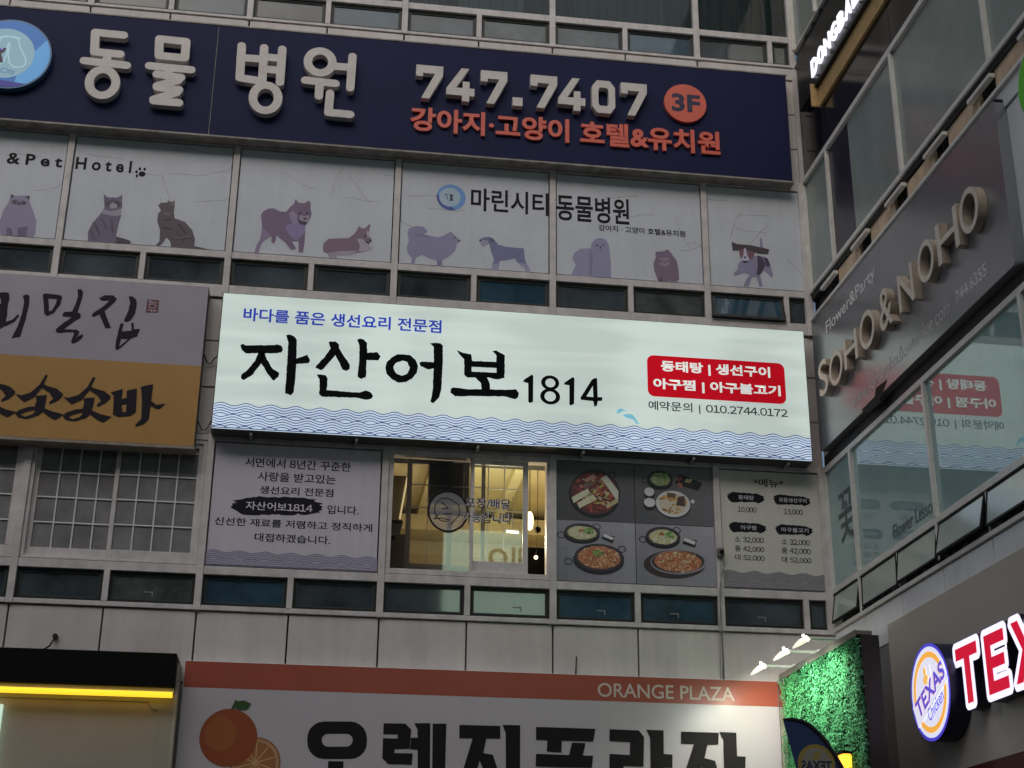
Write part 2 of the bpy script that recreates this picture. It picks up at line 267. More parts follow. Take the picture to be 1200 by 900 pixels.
# outlines in metres on their own wall plane (u, v)
TR = {"title":[[[[2.711,9.696],[2.746,9.719],[2.779,9.697],[3.178,9.728],[3.215,9.741],[3.28,9.725],[3.303,9.666],[3.287,9.624],[3.224,9.606],[2.793,9.577],[2.734,9.627]]],[[[2.969,9.613],[3.053,9.618],[3.023,9.445],[2.909,9.257],[2.796,9.17],[2.754,9.197],
[2.758,9.247],[2.839,9.332],[2.93,9.469]]],[[[3.011,9.616],[3.053,9.618],[3.093,9.5],[3.185,9.365],[3.277,9.311],[3.266,9.25],[3.215,9.191],[3.187,9.201],[3.096,9.319],[3.013,9.454]]],[[[3.334,9.892],[3.38,9.906],[3.447,9.88],[3.487,9.831],[3.498,9.649],
[3.504,9.326],[3.497,9.036],[3.458,8.984],[3.373,9.014],[3.377,9.238],[3.376,9.539],[3.373,9.783]]],[[[3.478,9.536],[3.613,9.596],[3.649,9.614],[3.691,9.53],[3.675,9.488],[3.483,9.455]]],[[[3.935,9.832],[4.027,9.844],[4.082,9.801],[4.09,9.72],
[4.022,9.603],[3.883,9.411],[3.848,9.389],[3.771,9.424],[3.788,9.466],[3.892,9.594],[3.968,9.732]]],[[[4.029,9.644],[4.085,9.74],[4.17,9.613],[4.247,9.506],[4.25,9.436],[4.209,9.403],[4.152,9.419],[4.111,9.507]]],[[[4.335,9.89],[4.371,9.913],
[4.428,9.901],[4.478,9.849],[4.485,9.614],[4.483,9.33],[4.419,9.295],[4.368,9.322],[4.376,9.545],[4.371,9.79]]],[[[4.466,9.698],[4.634,9.716],[4.678,9.657],[4.649,9.594],[4.471,9.588]]],[[[3.796,9.325],[3.916,9.323],[3.95,9.275],[3.949,9.095],
[4.401,9.088],[4.492,9.125],[4.558,9.104],[4.598,9.046],[4.572,9.005],[4.499,8.986],[4.386,9.007],[3.888,8.995],[3.846,9.029],[3.841,9.248]]],[[[4.752,9.492],[4.768,9.575],[4.83,9.65],[4.913,9.707],[5.083,9.708],[5.171,9.642],[5.212,9.543],[5.2,9.44],
[5.133,9.345],[5.051,9.289],[4.939,9.272],[4.853,9.316],[4.775,9.392]],[[4.864,9.51],[4.899,9.573],[4.983,9.613],[5.059,9.594],[5.096,9.515],[5.065,9.421],[4.991,9.382],[4.915,9.406],[4.876,9.46]]],[[[5.229,9.595],[5.266,9.618],[5.446,9.62],
[5.449,9.528],[5.364,9.502],[5.249,9.545]]],[[[5.367,9.907],[5.428,9.917],[5.523,9.917],[5.558,9.885],[5.562,9.525],[5.552,9.2],[5.527,9.088],[5.445,8.992],[5.407,9.01],[5.43,9.192],[5.432,9.435],[5.435,9.66],[5.426,9.855]]],[[[5.758,9.83],[5.851,9.791],
[5.966,9.778],[5.983,9.676],[6.332,9.683],[6.334,9.783],[6.272,9.845],[6.329,9.861],[6.456,9.791],[6.454,9.441],[6.355,9.414],[6.201,9.435],[6.241,9.346],[6.246,9.254],[6.471,9.259],[6.624,9.279],[6.662,9.23],[6.653,9.159],[6.606,9.125],[6.453,9.16],
[5.941,9.134],[5.752,9.116],[5.685,9.168],[5.689,9.229],[5.721,9.251],[5.901,9.238],[6.125,9.247],[6.117,9.338],[6.03,9.424],[5.916,9.416],[5.874,9.454],[5.869,9.689],[5.814,9.747]],[[5.979,9.584],[6.337,9.587],[6.338,9.515],[5.981,9.508]]]],
"t1814":[[[6.719,9.41],[6.744,9.442],[6.849,9.521],[6.869,9.502],[6.867,9.104],[6.823,9.081],[6.798,9.1],[6.796,9.384],[6.744,9.397]],[[7.312,9.407],[7.332,9.435],[7.439,9.518],[7.468,9.51],[7.461,9.111],[7.411,9.081],[7.392,9.096],[7.394,9.392],
[7.332,9.394]],[[7.799,9.527],[7.805,9.234],[7.873,9.238],[7.868,9.183],[7.804,9.173],[7.793,9.105],[7.754,9.082],[7.74,9.169],[7.562,9.178],[7.553,9.208],[7.72,9.495],[7.76,9.525]],[[7.735,9.404],[7.64,9.234],[7.741,9.23]],[[7.114,9.411],[7.245,9.419],
[7.114,9.524]],[[7.114,9.201],[7.258,9.21],[7.114,9.323]],[[7.116,9.409],[7.189,9.414],[7.116,9.477]],[[7.114,9.201],[7.196,9.206],[7.114,9.278]]],"tag":[2.719,5.53,10.072,10.278],"redbox":[[8.543,9.942],[10.612,9.979],[10.608,9.316],[8.539,9.299]],
"red1":[8.749,10.392,9.674,9.87],"red2":[8.627,10.534,9.393,9.585],"resv":[8.547,10.618,9.065,9.23],"dolphin":[[[8.069,9.006],[8.103,9.069],[8.142,9.082],[8.238,9.047],[8.18,9.047],[8.101,9.002]],[[8.159,8.981],[8.237,9.006],[8.305,9.0],[8.353,8.952],
[8.38,8.893],[8.418,8.859],[8.36,8.862],[8.323,8.92],[8.217,8.944]]],"wave":[[[2.861,8.799],[2.875,8.614],[3.205,8.801]],[[6.663,8.8],[6.665,8.452],[7.005,8.806]],[[10.724,8.835]]],"noodle1":[[[[-0.773,10.274],[-0.547,10.302],[-0.515,10.282],
[-0.5,10.207],[-0.51,10.097],[-0.5,9.946],[-0.508,9.795],[-0.567,9.737],[-0.722,9.758]],[[-0.706,10.202],[-0.62,10.202],[-0.609,10.122],[-0.696,10.127]]],[[[-0.33,10.263],[-0.286,10.292],[-0.239,10.27],[-0.228,10.139],[-0.246,9.9],[-0.288,9.639],
[-0.399,9.609],[-0.345,9.785],[-0.307,10.003],[-0.3,10.178]]],[[[-0.524,9.841],[-0.417,9.898],[-0.361,9.978],[-0.335,9.958],[-0.393,9.857],[-0.506,9.778]]],[[[-0.066,10.305],[-0.029,10.323],[0.165,10.311],[0.202,10.292],[0.192,10.17],[0.121,10.034],
[0.032,9.98],[-0.011,10.014],[-0.043,10.197]],[[0.018,10.249],[0.135,10.243],[0.127,10.176],[0.088,10.071],[0.051,10.055]]],[[[0.396,10.416],[0.443,10.426],[0.478,10.378],[0.472,10.257],[0.436,10.068],[0.359,10.062],[0.393,10.185],[0.413,10.318]]],
[[[0.233,10.021],[0.263,10.062],[0.425,10.078],[0.484,10.039],[0.484,9.984],[0.404,9.924],[0.284,9.797],[0.457,9.803],[0.499,9.769],[0.461,9.68],[0.523,9.727],[0.55,9.74],[0.547,9.686],[0.478,9.617],[0.415,9.587],[0.401,9.622],[0.426,9.731],
[0.413,9.763],[0.215,9.734],[0.174,9.757],[0.179,9.796],[0.272,9.904],[0.368,9.983],[0.29,9.992],[0.253,9.983]]],[[[0.7,10.306],[0.782,10.357],[0.899,10.359],[0.947,10.314],[0.911,10.245],[0.799,10.116],[0.838,10.021],[0.913,9.863],[0.838,9.847],
[0.776,9.973],[0.737,10.057],[0.655,10.008],[0.634,10.028],[0.648,10.072],[0.772,10.18],[0.849,10.28],[0.743,10.266]]],[[[1.105,10.359],[1.153,10.367],[1.207,10.322],[1.228,10.246],[1.218,10.114],[1.171,10.001],[1.116,9.964],[1.075,9.983],[1.119,10.128],
[1.134,10.261]]],[[[1.032,9.937],[1.08,9.94],[1.069,9.82],[1.197,9.84],[1.179,9.958],[1.215,9.956],[1.228,9.863],[1.311,9.874],[1.283,9.759],[1.2,9.721],[1.045,9.538],[1.005,9.546],[1.002,9.664]],[[1.069,9.707],[1.162,9.709],[1.055,9.586]]]],
"seal":[[1.363,10.333],[1.526,10.334],[1.529,10.136],[1.363,10.129]],"noodle2":[[[[-0.513,9.099],[-0.477,9.094],[-0.518,8.961],[-0.468,8.938],[-0.335,8.907],[-0.244,8.835],[-0.25,8.796],[-0.311,8.727],[-0.398,8.675],[-0.413,8.7],[-0.363,8.763],
[-0.419,8.837],[-0.534,8.907],[-0.619,8.759],[-0.737,8.688],[-0.868,8.795],[-0.784,8.78],[-0.664,8.834],[-0.564,8.958]]],[[[-0.599,8.787],[-0.451,8.809],[-0.455,8.718],[-0.459,8.615],[-0.337,8.571],[-0.194,8.541],[-0.299,8.453],[-0.398,8.503],
[-0.476,8.562],[-0.526,8.508],[-0.669,8.448],[-0.787,8.466],[-0.828,8.515],[-0.789,8.569],[-0.669,8.622],[-0.59,8.632],[-0.577,8.71]],[[-0.758,8.506],[-0.683,8.55],[-0.594,8.581],[-0.569,8.569],[-0.609,8.516],[-0.696,8.477]]],[[[0.118,9.104],
[0.154,9.098],[0.111,8.965],[0.161,8.942],[0.295,8.911],[0.386,8.839],[0.379,8.799],[0.316,8.73],[0.229,8.678],[0.214,8.703],[0.265,8.766],[0.209,8.84],[0.094,8.911],[0.007,8.763],[-0.113,8.69],[-0.244,8.799],[-0.16,8.783],[-0.038,8.838],[0.065,8.962]]],
[[[0.027,8.79],[0.177,8.812],[0.172,8.721],[0.166,8.617],[0.288,8.573],[0.433,8.543],[0.326,8.455],[0.226,8.505],[0.149,8.565],[0.097,8.51],[-0.047,8.45],[-0.166,8.468],[-0.207,8.517],[-0.167,8.571],[-0.046,8.625],[0.035,8.635],[0.048,8.713]],
[[-0.136,8.509],[-0.06,8.552],[0.03,8.583],[0.054,8.572],[0.014,8.518],[-0.074,8.479]]],[[[0.753,9.109],[0.79,9.103],[0.745,8.969],[0.795,8.946],[0.929,8.915],[1.021,8.842],[1.013,8.803],[0.949,8.733],[0.86,8.681],[0.846,8.706],[0.898,8.769],
[0.842,8.844],[0.727,8.915],[0.638,8.766],[0.516,8.693],[0.386,8.802],[0.47,8.787],[0.594,8.841],[0.698,8.966]]],[[[0.658,8.793],[0.81,8.816],[0.803,8.724],[0.796,8.62],[0.919,8.576],[1.064,8.546],[0.956,8.457],[0.856,8.507],[0.778,8.567],[0.726,8.512],
[0.58,8.452],[0.46,8.47],[0.419,8.519],[0.46,8.574],[0.583,8.628],[0.664,8.638],[0.679,8.717]],[[0.491,8.511],[0.568,8.554],[0.658,8.586],[0.683,8.574],[0.642,8.52],[0.553,8.481]]],[[[1.012,8.899],[1.168,8.962],[1.171,8.815],[1.233,8.835],[1.227,8.939],
[1.357,8.984],[1.38,8.64],[1.315,8.579],[1.163,8.554],[1.077,8.583],[1.06,8.855]],[[1.178,8.727],[1.242,8.749],[1.245,8.632],[1.204,8.617]]],[[[1.407,9.009],[1.57,9.059],[1.566,8.808],[1.643,8.756],[1.76,8.781],[1.695,8.707],[1.649,8.696],[1.567,8.743],
[1.557,8.534],[1.504,8.472],[1.401,8.429],[1.387,8.447],[1.461,8.542],[1.437,8.853]]]],"cat_white":[[[96,90,112],[[-0.753,11.965],[-0.711,11.948],[-0.571,11.969],[-0.493,11.966],[-0.489,11.891],[-0.409,11.716],[-0.347,11.57],[-0.339,11.361],
[-0.359,11.315],[-0.577,11.306],[-0.744,11.308],[-0.822,11.322],[-0.877,11.347],[-0.859,11.498],[-0.823,11.711],[-0.775,11.836]]],[[34,30,40],[[-0.759,11.977],[-0.699,11.949],[-0.749,11.899]]],[[34,30,40],[[-0.494,11.975],[-0.556,11.952],[-0.485,11.9]]],
[[66,58,78],[[-0.735,11.87],[-0.666,11.897],[-0.636,11.863],[-0.561,11.885],[-0.518,11.858],[-0.526,11.821],[-0.615,11.804],[-0.719,11.81]]],[[30,28,38],[[-0.72,11.871],[-0.668,11.875],[-0.674,11.838],[-0.71,11.835]]],[[30,28,38],[[-0.584,11.864],
[-0.537,11.862],[-0.538,11.832],[-0.574,11.829]]],[[30,28,38],[[-0.646,11.841],[-0.607,11.844],[-0.624,11.812]]],[[66,58,82],[[-0.747,11.432],[-0.682,11.423],[-0.642,11.316],[-0.732,11.314]]],[[66,58,82],[[-0.593,11.43],[-0.456,11.471],[-0.463,11.321],
[-0.577,11.306]]]],"cat_tabby":[[[40,34,46],[[0.745,11.42],[0.933,11.381],[1.001,11.356],[1.011,11.327],[0.98,11.307],[0.784,11.303]]],[[74,66,88],[[0.542,12.086],[0.613,12.037],[0.744,12.048],[0.81,12.1],[0.815,12.002],[0.831,11.897],[0.816,11.865],
[0.827,11.759],[0.804,11.605],[0.792,11.424],[0.809,11.311],[0.406,11.302],[0.389,11.451],[0.437,11.605],[0.526,11.749],[0.57,11.829],[0.578,11.875],[0.559,11.98]]],[[112,108,122],[[0.555,11.843],[0.677,11.813],[0.816,11.865],[0.827,11.765],
[0.738,11.736],[0.563,11.767]]],[[48,42,56],[[0.583,11.952],[0.632,11.987],[0.742,11.996],[0.808,11.965],[0.8,11.894],[0.595,11.886]]],[[115,110,124],[[0.64,11.911],[0.687,11.967],[0.76,11.921],[0.745,11.865],[0.666,11.861]]],[[36,30,42],[[0.611,11.939],
[0.643,11.933],[0.624,11.913]]],[[36,30,42],[[0.747,11.941],[0.781,11.953],[0.77,11.925]]],[[52,45,62],[[0.452,11.591],[0.476,11.609],[0.574,11.436],[0.551,11.404]]],[[52,45,62],[[0.546,11.69],[0.566,11.692],[0.655,11.533],[0.635,11.516]]],[[52,45,62],
[[0.42,11.483],[0.433,11.5],[0.491,11.354],[0.472,11.338]]],[[52,45,62],[[0.69,11.687],[0.711,11.689],[0.744,11.48],[0.723,11.478]]],[[52,45,62],[[0.589,12.014],[0.608,12.015],[0.617,11.976],[0.601,11.975]]],[[52,45,62],[[0.667,12.026],[0.685,12.028],
[0.689,11.992],[0.671,11.99]]]],"cat_brown":[[[60,50,58],[[1.336,11.97],[1.371,12.013],[1.463,12.027],[1.473,12.071],[1.497,12.036],[1.566,12.067],[1.575,11.975],[1.571,11.867],[1.593,11.777],[1.744,11.729],[1.862,11.602],[1.914,11.454],[1.91,11.348],
[2.152,11.308],[1.994,11.304],[1.584,11.301],[1.562,11.396],[1.504,11.451],[1.46,11.357],[1.425,11.31],[1.36,11.31],[1.41,11.384],[1.401,11.564],[1.347,11.711],[1.349,11.833],[1.384,11.882]]],[[88,78,84],[[1.511,12.006],[1.555,12.041],[1.561,11.98]]],
[[84,68,74],[[1.426,11.855],[1.533,11.855],[1.51,11.816],[1.443,11.823]]],[[40,33,40],[[1.642,11.675],[1.681,11.693],[1.788,11.535],[1.763,11.518]]],[[40,33,40],[[1.627,11.552],[1.653,11.56],[1.772,11.413],[1.752,11.399]]],[[40,33,40],[[1.436,11.749],
[1.554,11.774],[1.555,11.753],[1.439,11.725]]],[[40,33,40],[[1.435,11.627],[1.556,11.607],[1.557,11.589],[1.437,11.606]]],[[84,70,76],[[1.624,11.446],[1.869,11.511],[1.871,11.493],[1.626,11.425]]]],"dog_shiba":[[[78,62,84],[[2.831,11.937],[2.858,11.998],
[2.937,12.053],[3.02,12.06],[3.096,12.018],[3.191,12.014],[3.257,12.116],[3.297,12.155],[3.319,12.246],[3.369,12.185],[3.453,12.185],[3.517,12.239],[3.547,12.188],[3.547,12.092],[3.572,12.023],[3.552,11.926],[3.486,11.813],[3.494,11.684],[3.496,11.543],
[3.482,11.366],[3.42,11.361],[3.404,11.547],[3.347,11.535],[3.305,11.539],[3.374,11.439],[3.365,11.403],[3.304,11.398],[3.213,11.508],[3.082,11.615],[3.073,11.532],[3.05,11.472],[3.013,11.504],[3.01,11.597],[2.912,11.519],[2.866,11.445],[2.835,11.303],
[2.779,11.303],[2.805,11.44],[2.849,11.537],[2.86,11.726],[2.844,11.843]]],[[92,80,104],[[2.86,11.726],[2.944,11.662],[3.01,11.597],[2.912,11.519],[2.866,11.445],[2.835,11.303],[2.779,11.303],[2.805,11.44],[2.849,11.537]]],[[92,82,112],[[3.196,11.777],
[3.286,11.832],[3.391,11.829],[3.486,11.813],[3.487,11.683],[3.387,11.557],[3.301,11.597],[3.233,11.686]]],[[98,88,108],[[3.244,11.995],[3.293,12.047],[3.36,11.981],[3.366,11.898],[3.391,11.829],[3.307,11.834],[3.261,11.901]]],[[102,92,110],
[[3.402,11.985],[3.456,11.965],[3.532,11.991],[3.552,11.926],[3.485,11.825],[3.387,11.888]]],[[34,28,38],[[3.364,11.922],[3.429,11.88],[3.493,11.873],[3.515,11.846],[3.475,11.817],[3.411,11.847]]],[[34,28,38],[[3.451,11.936],[3.505,11.945],[3.491,11.909],
[3.465,11.906]]],[[34,28,38],[[3.379,12.025],[3.416,12.029],[3.414,11.995],[3.385,11.993]]],[[34,28,38],[[3.487,12.032],[3.521,12.03],[3.517,11.999],[3.491,12.002]]]],"dog_corgi":[[[86,68,82],[[3.768,11.459],[3.773,11.541],[3.842,11.622],[4.134,11.658],
[4.215,11.731],[4.249,11.793],[4.282,11.872],[4.326,11.835],[4.368,11.838],[4.428,11.913],[4.449,11.905],[4.434,11.784],[4.459,11.691],[4.482,11.646],[4.443,11.584],[4.455,11.537],[4.508,11.53],[4.468,11.491],[4.375,11.449],[4.189,11.398],[4.002,11.372],
[3.876,11.385],[3.835,11.377],[3.781,11.401]]],[[118,110,124],[[4.261,11.652],[4.344,11.658],[4.432,11.583],[4.455,11.537],[4.508,11.53],[4.468,11.491],[4.354,11.447],[4.291,11.454],[4.312,11.538]]],[[112,104,118],[[3.968,11.421],[4.291,11.461],
[4.19,11.382],[4.003,11.358]]],[[108,98,112],[[3.835,11.382],[3.978,11.422],[3.98,11.312],[3.943,11.309],[3.924,11.347],[3.912,11.306],[3.87,11.31]]],[[118,110,124],[[4.391,11.793],[4.423,11.795],[4.459,11.691],[4.416,11.7]]],[[34,28,38],[[4.377,11.637],
[4.442,11.607],[4.449,11.584],[4.4,11.597]]],[[34,28,38],[[4.439,11.654],[4.477,11.657],[4.472,11.628],[4.447,11.626]]],[[34,28,38],[[4.362,11.726],[4.388,11.721],[4.381,11.69],[4.364,11.698]]]],"dog_samoyed":[[[95,92,116],[[5.005,11.807],[5.024,11.892],
[5.139,11.943],[5.247,11.935],[5.297,11.879],[5.293,11.831],[5.24,11.81],[5.358,11.788],[5.476,11.779],[5.571,11.829],[5.655,11.889],[5.699,11.852],[5.787,11.763],[5.804,11.741],[5.756,11.713],[5.727,11.58],[5.644,11.478],[5.539,11.399],[5.532,11.293],
[5.468,11.288],[5.459,11.393],[5.348,11.419],[5.229,11.469],[5.146,11.415],[5.119,11.296],[5.08,11.304],[5.083,11.399],[5.017,11.488],[5.003,11.569],[5.031,11.69]]],[[84,80,104],[[5.101,11.815],[5.24,11.81],[5.358,11.788],[5.295,11.759],[5.123,11.781]]],
[[84,80,104],[[5.459,11.393],[5.539,11.399],[5.532,11.293],[5.468,11.288]]],[[30,26,36],[[5.77,11.759],[5.804,11.748],[5.788,11.725],[5.766,11.733]]],[[30,26,36],[[5.704,11.802],[5.73,11.799],[5.726,11.775],[5.709,11.778]]],[[84,80,104],[[5.623,11.867],
[5.655,11.889],[5.677,11.853]]]],"dog_schnauzer":[[[80,78,106],[[6.087,11.783],[6.151,11.834],[6.237,11.848],[6.314,11.806],[6.379,11.727],[6.499,11.701],[6.726,11.695],[6.747,11.709],[6.769,11.675],[6.781,11.52],[6.803,11.451],[6.858,11.36],
[6.858,11.294],[6.793,11.296],[6.782,11.354],[6.663,11.464],[6.634,11.521],[6.501,11.479],[6.398,11.455],[6.385,11.323],[6.363,11.298],[6.284,11.299],[6.298,11.411],[6.318,11.472],[6.262,11.622],[6.243,11.728],[6.174,11.759],[6.12,11.754]]],
[[108,105,124],[[6.099,11.765],[6.152,11.79],[6.212,11.786],[6.228,11.734],[6.154,11.673],[6.115,11.706]]],[[104,101,122],[[6.293,11.399],[6.39,11.418],[6.378,11.306],[6.284,11.299]]],[[104,101,122],[[6.674,11.453],[6.803,11.439],[6.858,11.36],
[6.858,11.294],[6.793,11.296],[6.782,11.354]]],[[30,26,36],[[6.087,11.788],[6.117,11.795],[6.114,11.761],[6.092,11.759]]],[[62,58,82],[[6.227,11.84],[6.292,11.828],[6.321,11.77],[6.26,11.766]]],[[30,26,36],[[6.169,11.806],[6.186,11.808],[6.182,11.793],
[6.169,11.792]]]],"dog_maltese":[[[100,98,120],[[7.487,11.29],[7.558,11.486],[7.506,11.577],[7.531,11.675],[7.63,11.76],[7.788,11.781],[7.807,11.871],[7.871,11.946],[7.931,11.97],[8.019,11.954],[8.071,11.873],[8.087,11.739],[8.101,11.547],[8.098,11.318],
[7.801,11.303]]],[[88,85,106],[[7.788,11.781],[7.822,11.641],[7.801,11.303],[7.766,11.3],[7.776,11.599]]],[[30,26,36],[[7.873,11.845],[7.902,11.848],[7.898,11.824],[7.877,11.822]]],[[30,26,36],[[7.976,11.857],[8.004,11.86],[8.0,11.836],[7.979,11.834]]],
[[30,26,36],[[7.922,11.818],[7.961,11.821],[7.943,11.793]]],[[60,54,72],[[7.918,11.776],[7.968,11.779],[7.946,11.762]]]],"dog_pomeranian":[[[85,72,88],[[8.796,11.803],[8.867,11.808],[8.939,11.826],[8.993,11.857],[9.045,11.795],[9.13,11.666],
[9.15,11.514],[9.155,11.36],[9.118,11.319],[8.994,11.318],[8.852,11.28],[8.818,11.335],[8.769,11.484],[8.762,11.599],[8.8,11.699]]],[[102,90,106],[[8.864,11.704],[9.007,11.715],[9.021,11.6],[8.931,11.554],[8.854,11.587]]],[[30,26,36],[[8.87,11.658],
[8.891,11.659],[8.891,11.636],[8.869,11.634]]],[[30,26,36],[[8.977,11.67],[8.998,11.672],[8.998,11.648],[8.976,11.647]]],[[30,26,36],[[8.919,11.634],[8.951,11.637],[8.936,11.613]]],[[66,54,70],[[8.818,11.335],[8.89,11.379],[8.895,11.287],[8.852,11.28]]]],
"dog_beagle":[[[96,93,114],[[10.466,12.172],[10.496,12.174],[10.508,12.01],[10.477,11.968],[10.457,12.006]]],[[96,93,114],[[10.098,11.703],[10.192,11.789],[10.413,11.865],[10.522,11.854],[10.605,11.724],[10.641,11.532],[10.61,11.502],[10.508,11.619],
[10.432,11.535],[10.464,11.345],[10.413,11.329],[10.375,11.492],[10.303,11.487],[10.241,11.328],[10.154,11.321],[10.211,11.441],[10.269,11.523],[10.181,11.555],[10.033,11.485],[10.018,11.542],[10.074,11.585]]],[[82,60,68],[[10.113,11.931],[10.195,11.985],
[10.311,11.986],[10.372,11.912],[10.33,11.792],[10.265,11.794],[10.241,11.746],[10.176,11.748],[10.135,11.804]]],[[50,42,46],[[10.007,12.068],[10.096,12.036],[10.314,12.033],[10.602,11.986],[10.582,11.898],[10.415,11.9],[10.326,11.932],[10.194,11.961],
[10.113,11.931],[10.018,11.916]]],[[48,42,56],[[10.406,11.864],[10.484,11.831],[10.532,11.718],[10.432,11.535],[10.377,11.531],[10.404,11.688]]],[[48,42,56],[[10.503,11.852],[10.574,11.819],[10.604,11.704],[10.548,11.68]]],[[132,128,144],[[10.202,11.973],
[10.227,11.975],[10.246,11.852],[10.276,11.795],[10.24,11.738],[10.168,11.732],[10.145,11.785],[10.181,11.846]]],[[30,26,36],[[10.18,11.827],[10.231,11.831],[10.207,11.79]]],[[40,30,40],[[10.147,11.754],[10.263,11.755],[10.207,11.72]]]],"pethotel1":[-0.889,-0.098,12.471,12.662],
"pethotel2":[0.061,0.895,12.465,12.672],"paw":[[1.055,12.469],[0.971,12.499],[1.014,12.552],[1.084,12.552],[0.984,12.431]],"ring":[[5.645,12.472],[5.866,12.491],[5.639,12.695],[5.623,12.475]],"marine1":[5.947,7.116,12.277,12.669],"marine2":[7.253,8.403,12.222,12.676],
"marine3":[7.916,9.278,12.089,12.198],"dong":[[[0.6,14.62],[0.184,14.625],[0.207,14.281],[0.586,14.279]],[[0.399,14.253],[0.405,14.109]],[[0.077,14.111],[0.7,14.092]]],"dong_o":[[0.383,13.761],[0.574,13.78],[0.359,13.985]],"mul":[[[1.13,14.609],
[1.526,14.602],[1.532,14.31],[1.149,14.313],[1.13,14.609]],[[1.027,14.119],[1.645,14.11]],[[1.314,14.106],[1.318,14.005]],[[1.15,13.982],[1.508,13.958]],[[1.473,13.906],[1.175,13.781]],[[1.177,13.757],[1.498,13.742]],[[1.472,13.692],[1.148,13.541]],
[[1.151,13.518],[1.518,13.518]]],"byeong":[[[2.356,14.616],[2.369,14.045],[2.696,14.018]],[[2.694,14.615],[2.705,14.031]],[[2.357,14.402],[2.699,14.407]],[[2.711,14.451],[2.963,14.447]],[[2.711,14.237],[2.957,14.232]],[[2.967,14.613],[2.971,14.021]]],
"byeong_o":[[2.777,13.731],[2.964,13.75],[2.762,13.952]],"won":[[[3.345,14.101],[3.804,14.087]],[[3.567,14.081],[3.565,13.839]],[[3.746,14.392],[4.031,14.397]],[[4.037,14.595],[4.029,14.03]],[[3.731,13.904],[3.724,13.567],[4.052,13.562]]],"won_o":[[3.551,14.446],
[3.737,14.465],[3.54,14.642]],"phone":[5.036,8.65,13.954,14.565],"phone_r":[[8.448,14.548],[8.436,13.987],[8.654,14.467]],"digits":[[5.022,14.338],[5.438,14.38],[5.493,14.218],[5.929,14.195],[6.024,14.338],[6.438,14.38],[6.529,13.956],[6.679,13.97],
[6.804,14.35],[7.223,14.392],[7.24,14.259],[7.666,14.234],[7.778,14.312],[8.136,14.28],[8.237,14.324],[8.651,14.365]],"orangetext":[4.962,9.82,13.408,13.819],"orangetext_r":[[9.649,13.867],[9.633,13.479]],"threef":[[9.266,14.338],[9.615,14.358],
[9.278,14.681]],"threeft":[9.02,9.517,14.15,14.533],"medal":[[-0.91,14.132],[-0.413,14.205],[-1.023,14.73],[-0.885,13.536],[-1.032,14.119],[-0.653,14.18],[-1.09,14.565],[-0.974,13.679]],"dogline":[[[-1.176,14.407],[-0.966,14.43],[-0.908,14.392],
[-0.862,14.245],[-0.759,14.061],[-0.752,13.976],[-0.794,13.918],[-0.915,13.905],[-0.991,13.973],[-1.018,14.12],[-1.017,14.25],[-1.022,14.315]]],"mark":[[[-1.253,14.193],[-1.15,14.215],[-1.054,14.22],[-1.072,14.158],[-1.119,14.11],[-1.093,14.048],
[-1.073,13.964],[-1.203,13.951],[-1.206,14.101]]],"city":[-1.097,-0.884,13.773,13.878],"seam":[[1.939,15.015],[1.951,13.099]],"introrect":[[2.459,8.321],[4.78,8.362],[4.778,6.626],[2.443,6.581]],"i1":[2.889,4.347,8.02,8.156],"i2":[3.075,4.148,7.825,7.96],
"i3":[3.117,4.125,7.64,7.756],"i4":[2.944,3.852,7.403,7.525],"i4b":[4.053,4.484,7.4,7.526],"i5":[2.543,4.683,7.168,7.282],"i6":[3.095,4.12,6.963,7.08],"ibrush":[[2.739,7.427],[2.768,7.456],[2.756,7.477],[2.818,7.498],[2.763,7.522],[2.836,7.539],
[2.96,7.573],[3.086,7.588],[3.096,7.602],[3.234,7.592],[3.51,7.611],[3.681,7.611],[3.895,7.599],[3.865,7.571],[3.995,7.541],[3.943,7.521],[3.991,7.496],[3.967,7.468],[3.994,7.452],[3.937,7.433],[3.97,7.412],[3.823,7.382],[3.696,7.365],[3.663,7.385],
[3.611,7.356],[3.357,7.352],[3.042,7.327],[2.893,7.335],[2.849,7.366],[2.772,7.407]],"iwave":[[2.456,6.794],[2.454,6.582]],"emblem":[[5.725,7.524],[6.014,7.528],[5.717,7.835]],"take1":[5.972,6.605,7.588,7.737],"take2":[5.922,6.652,7.372,7.529],
"kitframe":[[4.88,8.325],[7.163,8.39],[6.019,8.304],[4.961,8.297],[4.955,6.695],[6.041,6.694],[6.059,8.328],[6.855,8.33],[6.852,6.832],[7.122,8.324],[7.092,6.721],[6.783,8.262],[6.773,6.828],[5.205,8.216],[5.224,6.798],[5.726,8.288],[5.786,8.291],
[5.726,6.72]],"kitstuff":[[5.115,7.917],[5.027,7.345],[4.962,7.26],[5.139,7.259],[6.879,7.572],[6.88,7.303],[6.995,7.319],[6.962,6.918],[6.851,7.117],[7.092,7.128],[6.569,7.267],[6.709,7.264],[5.793,7.168],[6.77,7.216],[6.283,6.988],[6.504,6.826],
[6.592,6.992],[6.753,6.838]],"foodrect":[[7.246,8.342],[9.541,8.363],[9.551,6.65],[7.243,6.604],[8.386,8.352],[8.382,6.63],[7.249,7.478],[9.529,7.487]],"food_pts":[[[7.813,7.905],[8.174,7.924],[7.817,8.246]],[[7.798,7.879],[8.132,7.897],[7.802,8.191]],
[[8.771,8.159],[8.953,8.169],[8.775,8.288]],[[8.781,8.149],[8.923,8.156],[8.784,8.252]],[[8.947,7.795],[9.197,7.798],[8.954,7.991]],[[7.623,7.31],[7.877,7.323],[7.624,7.439]],[[7.629,7.29],[7.846,7.301],[7.63,7.4]],[[7.862,6.952],[8.217,6.964],
